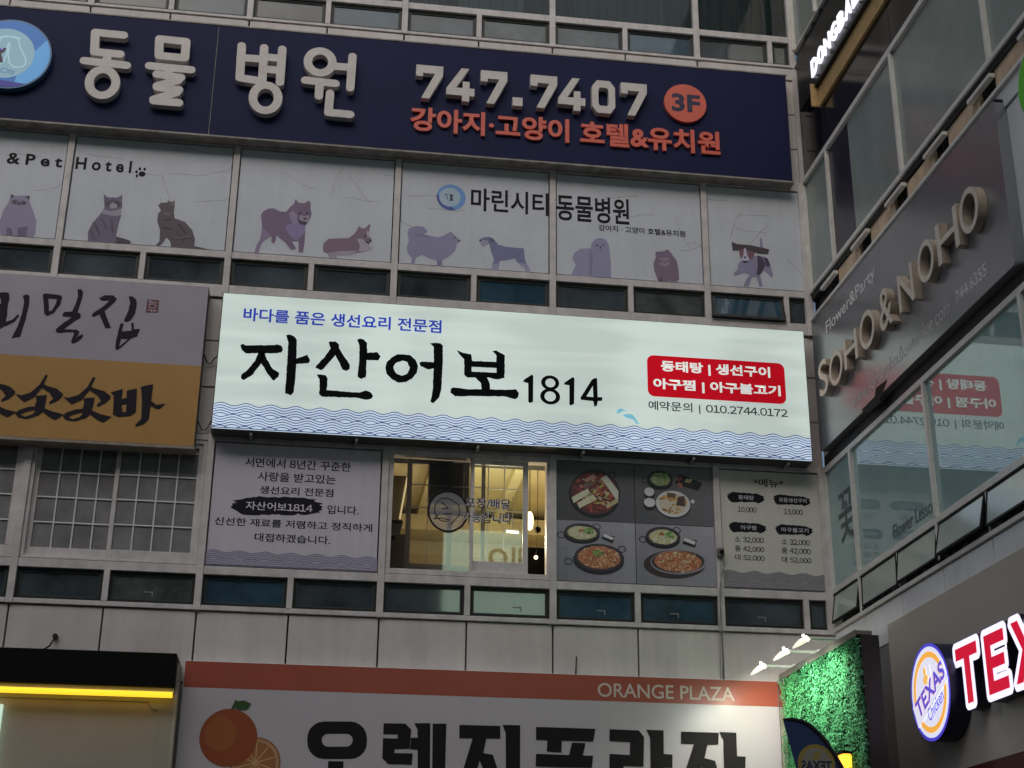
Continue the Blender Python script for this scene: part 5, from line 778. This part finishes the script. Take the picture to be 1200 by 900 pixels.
# ================================================================== side building (right)
sb = thing('side_building', 'glazed building at right angles with stacked shop signs and tilted windows', 'building', (13, -5, 0))
UE = 13.7
w_ = MB(); w_.box((XC+.08, -UE, 0), (XC+8, .1, 21)); w_.build('wall', M['wall'], sb)
SX = [0.06, 1.115, 3.69, 6.29, 8.89, 11.49, 13.65]
def s_rail(v0, v1, w=.04, ed=None, m='frame_side'):
    mb = MB(); mb.slab(PS, .0, UE, v0, v1, w, -.07); mb.build('rail', M[m], sb, bevel=.004)
def s_mull(u, v0, v1, hw=.03, w=.055):
    mb = MB(); mb.slab(PS, u-hw, u+hw, v0, v1, w, -.07); mb.build('mullion', M['frame_side'], sb, bevel=.004)
def s_pane(u0, u1, v0, v1, m, name='pane', w=0., parent=None):
    mb = MB(); mb.slab(PS, u0, u1, v0, v1, w, w-.012); return mb.build(name, M[m], parent or sb)
# storey 2: big panes over a row of tilted hoppers
s_rail(8.36, 8.44); s_rail(6.555, 6.64, .05)
for u in SX: s_mull(u, 6.64, 8.36)
for u in SX: s_mull(u, 6.08, 6.555)
for a, b in zip(SX, SX[1:]):
    s_pane(a+.031, b-.031, 6.642, 8.358, 'pane_side')
    cuts = [(a+.035, b-.035)] if b-a < 1.5 else [(a+.035, (a+b)/2-.025), ((a+b)/2+.025, b-.035)]
    if len(cuts) > 1: s_mull((a+b)/2, 6.08, 6.555, .02, .03)
    for k, (u0, u1) in enumerate(cuts):
        hp = bpy.data.objects.new('hopper_window', None); COL.objects.link(hp); hp.parent = sb; pv = PS((u0+u1)/2, 6.55, 0.02); hp.location = pv-base_of(sb)
        f = MB(); t_ = .028
        f.slab(PS, u0, u1, 6.55-t_, 6.55, .03, -.0); f.slab(PS, u0, u1, 6.13, 6.13+t_, .03, 0); f.slab(PS, u0, u0+t_, 6.13+t_, 6.55-t_, .03, 0); f.slab(PS, u1-t_, u1, 6.13+t_, 6.55-t_, .03, 0)
        f.build('window_frame', M['gasket'], hp); s_pane(u0+t_, u1-t_, 6.13+t_, 6.55-t_, 'pane_hopper', w=.025, parent=hp)
        hp.rotation_euler.y = math.radians((9, 2, 7, 13, 5, 8, 4, 10, 6, 3, 5, 5)[(int(u0*1.0)) % 12])
mb = MB(); mb.slab(PS, 0, UE, 6.02, 6.075, .06, -.07); mb.build('sill', M['frame_side'], sb, bevel=.004)
gr = MB()
for k in range(60): u = random.uniform(.2, 9); gr.box(PS(u, 6.078, .055), PS(u+random.uniform(.04, .25), 6.078+random.uniform(.012, .04), -.03))
gr.build('debris', M['metal_dark'], sb)['kind'] = 'stuff'
us = [0.02, 1.2, 2.46, 3.72, 5.03, 6.3, 7.6, 8.9, 10.2, 11.5, 12.8, UE]
SC = mat('side_cladding', A(146, 146, 130), .5, grime=.12, gscale=1.5, streak=.04)
for v0, v1, w in ((5.5, 6.0, .03), (10.55, 10.785, .03), (8.46, 10.53, .01)):
    cl = MB()
    for a, b in zip(us, us[1:]): cl.slab(PS, a+.01, b-.01, v0, v1, w, -.07)
    cl.build('cladding', SC, sb, bevel=.004)
# broken soffit strip above the second-storey sign: beige panels, open braced bays, two light edge rails
s_rail(10.79, 10.825, .07); s_rail(10.84, 10.865, .05)
u = .75; k = 0; BS_ = mat('beige_soffit', A(120, 104, 86), .6, grime=.3, gscale=4)
while u < UE-1:
    so_ = MB(); op = MB(); br = MB(); a, b = u, u+.42; so_.slab(PS, b, b+.87, 10.88, 11.13+.02*math.sin(k*2.1), .005, -.05)
    for x in (a+.05, a+.21, a+.37): br.box(PS(x-.012, 10.87, -.02), PS(x+.012, 11.2, -.045))
    for x0, x1 in ((a, a+.21), (a+.21, a), (a+.21, a+.42), (a+.42, a+.21)): br.tube([PS(x0, 10.87, -.03), PS(x1, 11.18, -.03)], .011, 5)
    op.slab(PS, a-.15, a+.45, 11.05+.02*math.sin(k), 11.10+.02*math.sin(k), .09, .02); u += 1.29; k += 1
    so_.build('soffit_panel', BS_, sb); br.build('bracing', M['metal_dark'], sb); op.build('loose_trim', M['frame_side'], sb, bevel=.003)
dk = MB(); dk.slab(PS, .0, UE, 11.14, 11.235, .03, -.06); dk.build('soffit_shadow_gap', M['metal_dark'], sb)
# storey 3
s_rail(11.24, 11.31, .06); s_rail(13.15, 13.24, .05)
for u in SX: s_mull(u, 11.31, 13.15)
for a, b in zip(SX, SX[1:]): s_pane(a+.031, b-.031, 11.312, 13.148, 'pane_film')
dkp = MB(); dkp.slab(PS, 1.15, 1.95, 11.33, 13.13, .004, .001); 
tag(dkp.build('window_poster', mat('faded_poster', (.03, .027, .045), .3, grime=.6, gscale=2.5), None), 'dark faded poster on the side building window below the black illuminated sign', 'poster')
# black spandrel with joints, storey above
bs = MB()
for a, b in zip(SX, SX[1:]): bs.slab(PS, a+.008 if a > .1 else 0, b-.008, 13.245, 15.33, .0, -.05)
bs.build('spandrel', mat('black_glass_panel', (.012, .012, .015), .12, grime=.2, gscale=3), sb)
s_rail(15.34, 15.40, .04); s_rail(15.62, 15.66, .03)
for a, b in zip(SX, SX[1:]): s_pane(a+.031, b-.031, 15.67, 18.2, 'pane_film'); s_pane(a+.031, b-.031, 15.41, 15.61, 'pane', w=-.02)
for u in SX: s_mull(u, 15.66, 18.2)
br = MB()
for k in range(24): br.tube([PS(.3+k*.35, 15.42, -.0), PS(.6+k*.35, 15.6, -.0)], .012, 5)
br.build('bracing', M['metal_dark'], sb)
mb = MB(); mb.slab(PS, 0, UE, 18.21, 20.9, .03, -.07); mb.build('parapet', M['cladding'], sb)
for z0, z1 in ((5.99, 8.46), (10.55, 13.17), (13.17, 15.3)):
    mb = MB(); mb.box((11.115 if z1 != 15.3 else 11.17, -.06, z0), (11.243, .02, z1)); mb.build('corner_post', M['frame'], sb, bevel=.004)
# fascia of the ground floor shop
fs = MB(); fs.slab(PS, 2.03, UE, 3.70, 5.70, .08, -.07); fs.build('fascia', mat('fascia_grey', A(104, 99, 92), .55, grime=.06, gscale=1.5), sb, bevel=.004)
fs = MB(); fs.slab(PS, 2.03, UE, 3.45, 3.695, .09, -.07); fs.build('fascia_band', mat('dark_red', (.09, .015, .012), .5), sb)
fs = MB(); fs.slab(PS, .0, 2.02, .15, 5.49, .02, -.07); fs.build('side_wall', mat('side_wall', (.2, .2, .19), .6, grime=.15), sb)
fs = MB(); fs.slab(PS, 2.03, UE, .15, 3.44, -.02, -.07); fs.build('shopfront', M['pane'], sb)
fd = tag(lettering('꽃', PS, (.42, 1.0, 7.19, 7.9), .004, M['faded'], None, name='window_decal', off=.01), 'large dark Korean letter on the narrow side building window beside the corner', 'decal')
fd = tag(lettering('Flower Lesson', PS, (2.3, 3.64, 6.745, 6.93), .004, M['faded'], None, name='window_decal', off=.006), 'dark slanting Latin lettering low on the side building window', 'decal')
# --- flower and party shop sign
fl = thing('sign_board', 'dark grey sign box with raised cream letters on the side building', 'sign', (XC-.17, -3.9, 8.4))
c = MB(); c.loops(PS, [rrect(.29, 6.5, 8.60, 10.63, .05)], .15, .0); c.build('case', mat('graphite_panel', A(55, 55, 58), .26, grime=.12, gscale=1.5, ior=3.0), fl, bevel=.03)
c = MB(); c.slab(PS, .31, 6.48, 10.635, 10.66, .0, .13); c.slab(PS, .1, 6.6, 8.45, 8.597, .012, .03); c.build('trim', M['metal_dark'], fl)
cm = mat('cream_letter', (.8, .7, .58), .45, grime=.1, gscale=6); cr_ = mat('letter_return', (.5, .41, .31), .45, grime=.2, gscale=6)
xs = {'S': ('L_S', 'S'), 'a': ('L_O1', 'O'), 'b': ('L_H1', 'H'), 'c': ('L_O2', 'O'), 'd': ('L_A', '&'), 'e': ('L_N1', 'N'), 'f': ('L_O3', 'O'), 'g': ('L_H2', 'H'), 'h': ('L_O4', 'O')}
for key, ch in xs.values():
    u0, u1, v0, v1 = T[key]
    if ch == 'O':
        t = MB(); cu, cv, rx, ry = (u0+u1)/2, (v0+v1)/2, (u1-u0)/2, (v1-v0)/2
        t.loops(PS, [circ(cu, cv, rx, ry, 48), circ(cu, cv, rx-.076, ry-.078, 48)], .257, .152)
    else:
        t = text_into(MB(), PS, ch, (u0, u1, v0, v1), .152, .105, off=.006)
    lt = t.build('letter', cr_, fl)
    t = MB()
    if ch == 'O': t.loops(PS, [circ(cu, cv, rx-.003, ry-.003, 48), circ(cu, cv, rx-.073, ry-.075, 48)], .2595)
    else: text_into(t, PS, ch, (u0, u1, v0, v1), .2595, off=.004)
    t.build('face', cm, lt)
pw_ = mat('pale_print', (.85, .83, .83), .5)
lettering('Flower&Party', PS, (T['flower'][0], T['flower'][1], T['flower'][2], T['flower'][3]+.03), .152, pw_, fl, off=.006)
lettering('www.sohonoho.flowerclue.com', PS, box4('url'), .152, mat('worn_print', (.66, .63, .64), .5, grime=.45, gscale=9), fl, off=.002)
lettering('744.6355', PS, box4('tel'), .152, pw_, fl, off=.004)
t = MB(); t.loops(PS, [T['torn']], .1535); t.build('torn_corner', M['black'], fl)
# --- black sign with illuminated letters and timber ledge
bk = thing('sign_board', 'black sign with glowing white Latin letters above a timber ledge', 'sign', (XC-.06, -4, 14))
c = MB(); c.slab(PS, .35, UE-.2, 14.305, 15.28, .002, .11); c.build('board', mat('black_board', (.01, .01, .012), .3), bk, bevel=.006)
wd = mat('timber', (.6, .4, .17), .5, grime=.25, gscale=6)
c = MB(); c.slab(PS, 1.06, UE-.2, 13.98, 14.295, .002, .05); c.build('ledge', wd, bk, bevel=.004)
c = MB(); c.slab(PS, 1.02, 1.055, 13.965, 14.37, .002, .17); c.build('ledge_end', wd, bk, bevel=.004)
c = MB()
for k in range(9): c.tube([PS(1.25+k*.62, 14.4, .11), PS(1.25+k*.62, 14.4, .14)], .015, 8)
c.build('stud', M['metal_grey'], bk)
gw = mat('glow_letter', (1, 1, 1), emit=(.86, .86, 1.), estr=1.15)
u = 1.06
for ch in 'DONGBAEK':
    text_into(MB(), PS, ch, (u, u+.235, 14.47, 14.76), .118, .03, off=.012).build('letter', gw, bk); u += .297
# --- round green sign at the right edge
gs = thing('round_sign', 'round green sign disc projecting at the right edge of the photo', 'sign', (XC-.2, -7.9, 10))
c = MB(); c.loops(PS, [circ(7.93, 10.0, .42, .42, 48)], .42, .3); c.build('disc', mat('green_disc', (.05, .3, .01), .4, emit=(.05, .2, .012), estr=.3), gs, bevel=.008)
c = MB(); c.tube([PS(7.93, 10., .3), PS(7.93, 10., .03)], .05, 10); c.build('bracket', M['metal_grey'], gs)
c = MB(); c.loops(PS, [circ(7.93, 10.0, .45, .45, 48), circ(7.93, 10.0, .425, .425, 48)], .41, .31); c.build('rim', mat('white_rim', (.7, .75, .72), .4), gs)
# --- fried chicken shop: round sign and channel letters
rd = thing('round_sign', 'round lit drum sign with orange ring and blue lettering on grey fascia', 'sign', (XC-.2, -3.72, 4))
cu, cv, R_ = 3.73, 4.555, .545
c = MB(); c.loops(PS, [circ(cu, cv, R_, R_, 64)], .335, .085); c.build('drum', mat('drum_navy', (.012, .012, .05), .4), rd, bevel=.006)
litm = mat('lit_print', attr=True, rough=.4, emit='attr', estr=1.0)
t = MB()
t.cur = (.06, .05, .5); t.loops(PS, [circ(cu, cv, R_, R_, 64)], .338); t.cur = (.66, .66, .78); t.loops(PS, [circ(cu, cv, R_*.93, R_*.93, 64)], .340)
t.cur = (.80, .38, .06); t.loops(PS, [circ(cu, cv, R_*.83, R_*.83, 64), circ(cu, cv, R_*.71, R_*.71, 64)], .342)
t.cur = (.66, .66, .78); ca, sa = math.cos(.42), math.sin(.42)
rot = lambda x, y: (cu+x*ca-y*sa, cv+x*sa+y*ca)
t.loops(PS, [[rot(x, y) for x, y in ((-.5, -.16), (.5, -.16), (.5, .12), (-.5, .12))]], .344)
t.cur = (.82, .45, .1); t.loops(PS, [[(cu-.13, cv+.1), (cu-.04, cv+.1), (cu-.0, cv+.18), (cu-.05, cv+.2), (cu-.05, cv+.27), (cu-.11, cv+.3), (cu-.13, cv+.24), (cu-.1, cv+.2), (cu-.15, cv+.16)]], .345)
t.cur = (.7, .62, .6)
for pc in stroke([(cu+.02, cv+.12), (cu+.07, cv+.2), (cu+.05, cv+.3)], .008, 4): t.loops(PS, [pc], .3452)
dface = t.build('face', litm, rd)
PR = lambda u, v, w: PS(*rot(u, v), w)
t = MB(); t.cur = (.75, .42, .3); text_into(t, PR, 'TEXAS', (-.435, .465, -.1, .12), .346, off=.05); t.cur = (.1, .08, .55); text_into(t, PR, 'TEXAS', (-.425, .475, -.1, .115), .348, off=.028)
t.cur = (.12, .1, .5); text_into(t, PR, 'Chicken', (-.19, .29, -.28, -.13), .346, off=.008); t.build('lettering', litm, dface)
tx = thing('letter_sign', 'red channel letters with glowing white borders on grey fascia', 'sign', (XC-.15, -5.5, 4))
S_ = lambda L, du: [(x+du, y) for x, y in L]
def grow(L, d):
    n = len(L); ar = sum(L[k][0]*L[(k+1) % n][1]-L[(k+1) % n][0]*L[k][1] for k in range(n)); L = L if ar > 0 else L[::-1]; o = []
    for k in range(n):
        p, q, r = Vector((*L[k-1], 0)), Vector((*L[k], 0)), Vector((*L[(k+1) % n], 0))
        e0, e1 = (q-p).normalized(), (r-q).normalized(); n0, n1 = Vector((e0.y, -e0.x, 0)), Vector((e1.y, -e1.x, 0)); b = (n0+n1)
        cr = e0.x*e1.y-e0.y*e1.x
        if cr > .3:
            for f in (0, .33, .67, 1): m_ = (n0*(1-f)+n1*f).normalized(); o.append((q.x+m_.x*d, q.y+m_.y*d))
        else: b = b/max(.3, b.dot(n0)); o.append((q.x+b.x*d, q.y+b.y*d))
    return o
V0, V1 = 4.305, 4.925
LT = [(4.275, V1), (4.815, V1), (4.815, V1-.13), (4.62, V1-.13), (4.62, V0), (4.475, V0), (4.475, V1-.13), (4.275, V1-.13)]
LE = [(4.998, V1), (5.46, V1), (5.46, V1-.125), (5.142, V1-.125), (5.142, 4.68), (5.43, 4.68), (5.43, 4.56), (5.142, 4.56), (5.142, V0+.125), (5.478, V0+.125), (5.478, V0), (4.998, V0)]
LX = [(5.635, V1), (5.79, V1), (5.91, 4.72), (6.03, V1), (6.185, V1), (5.99, 4.62), (6.2, V0), (6.04, V0), (5.91, 4.51), (5.78, V0), (5.625, V0), (5.83, 4.62)]
LA = [(6.33, V0), (6.48, V0), (6.51, 4.43), (6.72, 4.43), (6.75, V0), (6.9, V0), (6.7, V1), (6.53, V1)]
LS = [(7.06, V0), (7.4, V0), (7.5, V0+.1), (7.5, 4.58), (7.42, 4.67), (7.2, 4.68), (7.2, 4.8), (7.48, 4.8), (7.48, V1), (7.15, V1), (7.05, V1-.1), (7.05, 4.64), (7.13, 4.56), (7.35, 4.55), (7.35, 4.43), (7.06, 4.43)]
wb = mat('letter_border', (.8, .8, .85), emit=(.78, .76, .98), estr=1.15); rf = mat('letter_red', (.3, .005, .015), emit=(.56, .004, .03), estr=1.); ls = mat('letter_side', (.012, .01, .02), .4)
for L in (LT, LE, LX, LA, LS):
    G_ = grow(L, .07); t = MB(); t.loops(PS, [G_], .236, .085); lt = t.build('letter', ls, tx)
    t = MB(); t.loops(PS, [G_], .24); t.build('border', wb, lt); t = MB(); t.loops(PS, [L], .244); t.build('face', rf, lt)
# ------------------------------------------------------------------ green wall panel with spot lamps
HX = 10.245
hw = thing('green_wall', 'free standing panel of bright artificial leaves with dark frame, between the signs', 'green wall', (10.38, -1.95, .13))
c = MB(); c.box((HX+.03, -3.37, .13), (10.5, -.5, 5.262)); c.build('frame', mat('frame_black', (.014, .011, .012), .5), hw, bevel=.005)
c = MB(); c.box((HX-.02, -3.375, 5.264), (10.42, -.48, 5.31)); c.box((HX-.035, -3.375, 5.235), (HX-.021, -.48, 5.318)); c.build('top_rail', mat('cream_rail', (.16, .15, .13), .5, grime=.2), hw, bevel=.004)
c = MB(); c.box((HX+.018, -3.34, 2.7), (HX+.029, -.52, 5.23)); c.build('backing', mat('green_backing', (.01, .05, .018), .8, spec=.1), hw)
lf = MB(); LR = random.Random(5)
for k in range(32000):
    y = -LR.uniform(.5, 3.33); z = LR.uniform(2.9, 5.25); x = HX+.028-abs(LR.gauss(0, .035))-(.03 if math.sin(y*9)*math.sin(z*8+y*3) > .2 else 0)
    s = LR.uniform(.010, .025); a = Vector((LR.gauss(0, 1), LR.gauss(0, 1), LR.gauss(0, 1))).normalized(); b = a.cross(Vector((-1, LR.gauss(0, .35), LR.gauss(.4, .35)))).normalized(); a = Vector((-1, LR.gauss(0, .35), LR.gauss(.4, .35))).normalized().cross(b); p = Vector((x, y, z))
    j = LR.uniform(.55, 1.25); lf.cur = (.09*j, .42*j, .16*j) if LR.random() < .8 else (.15*j, .5*j, .24*j)
    lf.quad(p-a*s, p+b*s*.5, p+a*s, p-b*s*.5)
for k in range(500):
    z = LR.uniform(2.9, 5.22); y = -3.33-abs(LR.gauss(0, .02)); s = LR.uniform(.015, .035); p = Vector((HX-.0+LR.uniform(-.03, .03), y, z)); a = Vector((LR.gauss(0, 1), LR.gauss(0, 1), LR.gauss(0, 1))).normalized(); b = a.orthogonal().normalized(); lf.quad(p-a*s, p+b*s*.5, p+a*s, p-b*s*.5)
lf.build('foliage', mat('leaf', attr=True, rough=.7, spec=.2), hw)
lampw = mat('lamp_face', (1, 1, .9), emit=(1., .93, .72), estr=9.)
for k, (y, wh) in enumerate(((-1.0, 'farthest of the three, nearest the orange band'), (-1.97, 'middle one of the three'), (-2.74, 'nearest of the three, highest in the picture'))):
    sp_ = thing('spot_lamp', 'arm spot lamp above the green wall, '+wh, 'lamp', (HX, y, 5.3), 'spot lamps on arms above the green wall')
    L0 = HX-.47; c = MB(); c.tube([(HX+.02, y, 5.33), (L0+.07, y, 5.33)], .018, 8); c.tube([(HX+.02, y, 5.31), (HX+.02, y, 5.36)], .03, 8); c.build('arm', mat('arm_grey', (.75, .74, .68), .4), sp_)
    d = Vector((.72, 0, -.69)).normalized(); hc = Vector((L0+.02, y, 5.3))
    c = MB(); c.tube([hc-Vector((.13, -.0, .095)), hc-Vector((.08, 0, .055)), hc-Vector((.02, 0, .012)), hc+Vector((.04, 0, .02))], [.01, .026, .036, .034], 12); c.build('lamp_head', mat('lamp_housing', (.85, .84, .78), .35, emit=(1, .92, .75), estr=.9), sp_, smooth=True)
    c = MB(); c.tube([hc+Vector((.041, 0, .021)), hc+Vector((.06, 0, .028))], .033, 12); c.tube([hc+Vector((.01, 0, .05)), hc+Vector((.01, 0, .075))], .016, 8); c.build('lamp_lens', lampw, sp_)
    ld = bpy.data.lights.new('spot_light', 'SPOT'); ld.energy = (28, 58, 58)[k]; ld.color = ((1, .94, .72), (.95, 1, .88), (.95, 1, .88))[k]; ld.spot_size = math.radians(178); ld.spot_blend = .75; ld.shadow_soft_size = .05
    lo = bpy.data.objects.new('spot_light', ld); COL.objects.link(lo); lo.parent = sp_; lo.location = Vector((L0-.03, y, 5.13))-Vector(sp_.location); lo.rotation_euler = Vector((-.45, -.35, .82)).to_track_quat('Z', 'Y').to_euler()
ln = thing('lantern', 'small amber lantern glowing in front of the green wall', 'lamp', (HX-.1, -2.95, 3.8))
c = MB(); c.box((HX-.155, -3.02, 3.79), (HX-.05, -2.84, 3.945)); c.build('glass', mat('amber_lamp', (1, .6, .1), emit=(1, .42, .03), estr=2.2), ln, bevel=.012)
c = MB(); c.box((HX-.165, -3.03, 3.946), (HX-.04, -2.83, 3.975)); c.tube([(HX-.1, -2.93, 3.975), (HX-.1, -2.93, 4.05), (HX+.04, -2.93, 4.05)], .012, 6); c.build('cap', M['black'], ln)
# ------------------------------------------------------------------ feather flag (seen from its back)
fg = thing('feather_flag', 'dark blue feather flag with yellow round emblem in front of the green wall', 'flag', (9.8, -4, .13))
def PG(u, v, w=0.): return Vector((u, -4-w, v))
arc = [(9.075, 4.15), (9.18, 4.155), (9.29, 4.135), (9.385, 4.085), (9.475, 4.005), (9.555, 3.905), (9.63, 3.79), (9.7, 3.66), (9.75, 3.5), (9.785, 3.3), (9.8, 3.0), (9.8, 2.4)]
body_ = arc + [(9.8, .9), (9.30, .9), (9.27, 2.0), (9.24, 3.2), (9.19, 3.65)]
c = MB(); c.loops(PG, [body_], .004, -.004); c.build('cloth', mat('flag_blue', (.012, .04, .13), .7), fg)
c = MB(); c.tube([(u, -4, v) for u, v in arc]+[(9.8, -4, .9)], [.01, .02, .024]+[.026]*10, 8); c.build('sleeve', mat('flag_hem', (.008, .008, .01), .7), fg)
c = MB(); c.tube([(9.8, -4, .9), (9.8, -4, .2)], .016, 8); c.build('pole', M['metal_grey'], fg)
c = MB(); c.box((9.55, -4.25, .131), (10.05, -3.75, .2)); c.build('base', M['black'], fg, bevel=.01)
t = MB(); ec = (9.42, 3.685)
t.cur = (.30, .24, .05); t.loops(PG, [circ(*ec, .21, .21, 40)], .0055); t.cur = (.26, .26, .22); t.loops(PG, [circ(*ec, .165, .165, 40)], .0065); t.cur = (.3, .24, .05); t.loops(PG, [[(ec[0]-.05, ec[1]+.05), (ec[0]+.03, ec[1]+.04), (ec[0]+.06, ec[1]+.12), (ec[0], ec[1]+.14)]], .0072)
em_ = t.build('flag_emblem', mat('flag_print', attr=True, rough=.7), fg)
text_into(MB(), PG, 'TEXAS', (ec[0]-.17, ec[0]+.17, ec[1]-.07, ec[1]+.035), .0078, off=.03, mirror=True).build('lettering', mat('flag_navy', (.01, .015, .05), .7), em_)
# ------------------------------------------------------------------ building across the street, unseen but for reflections, its height raised to block the sky
ob = thing('office_block', 'plain grey block across the street mirrored in the dark windows', 'building', (0, -36, 0))
c = MB(); c.box((-45, -45, 0), (36, -32.1, 33)); c.build('wall', M['concrete'], ob)
for k in range(9):
    for j in range(8):
        wp = MB(); wp.box((-27+k*6, -32.1, 2+j*3.9), (-23+k*6, -32.06, 4.2+j*3.9)); wp.build('window', M['pane'], ob)
os_ = thing('wall_sign', 'green white lit sign across the street mirrored in the lower windows', 'sign', (9, -31.5, 13))
c = MB(); c.slab(PO, -12.3, -8.5, 13.2, 16.3, .3, .7); c.build('face', mat('mirror_sign', (.6, .7, .6), emit=(.55, .75, .56), estr=5.5), os_)
c = MB(); c.loops(PO, [circ(-10.45, 15.35, .34, .34, 32), circ(-10.45, 15.35, .2, .2, 32)], .72, .701)
for u0, u1, v0, v1 in ((-11.08, -10.96, 15.0, 15.75), (-11.3, -11.2, 15.0, 15.6), (-11.5, -11.4, 15.0, 15.6), (-11.55, -11.2, 15.6, 15.72), (-10.8, -9.9, 14.2, 14.34), (-10.8, -10.66, 14.34, 14.75), (-11.3, -11.17, 14.1, 14.8)): c.slab(PO, u0, u1, v0, v1, .701, .72)
c.build('lettering', M['ink'], os_)
c = MB(); c.box((8.8, -32.05, 13.4), (9, -31.71, 16)); c.box((11.8, -32.05, 13.4), (12., -31.71, 16)); c.build('bracket', M['metal_grey'], os_)
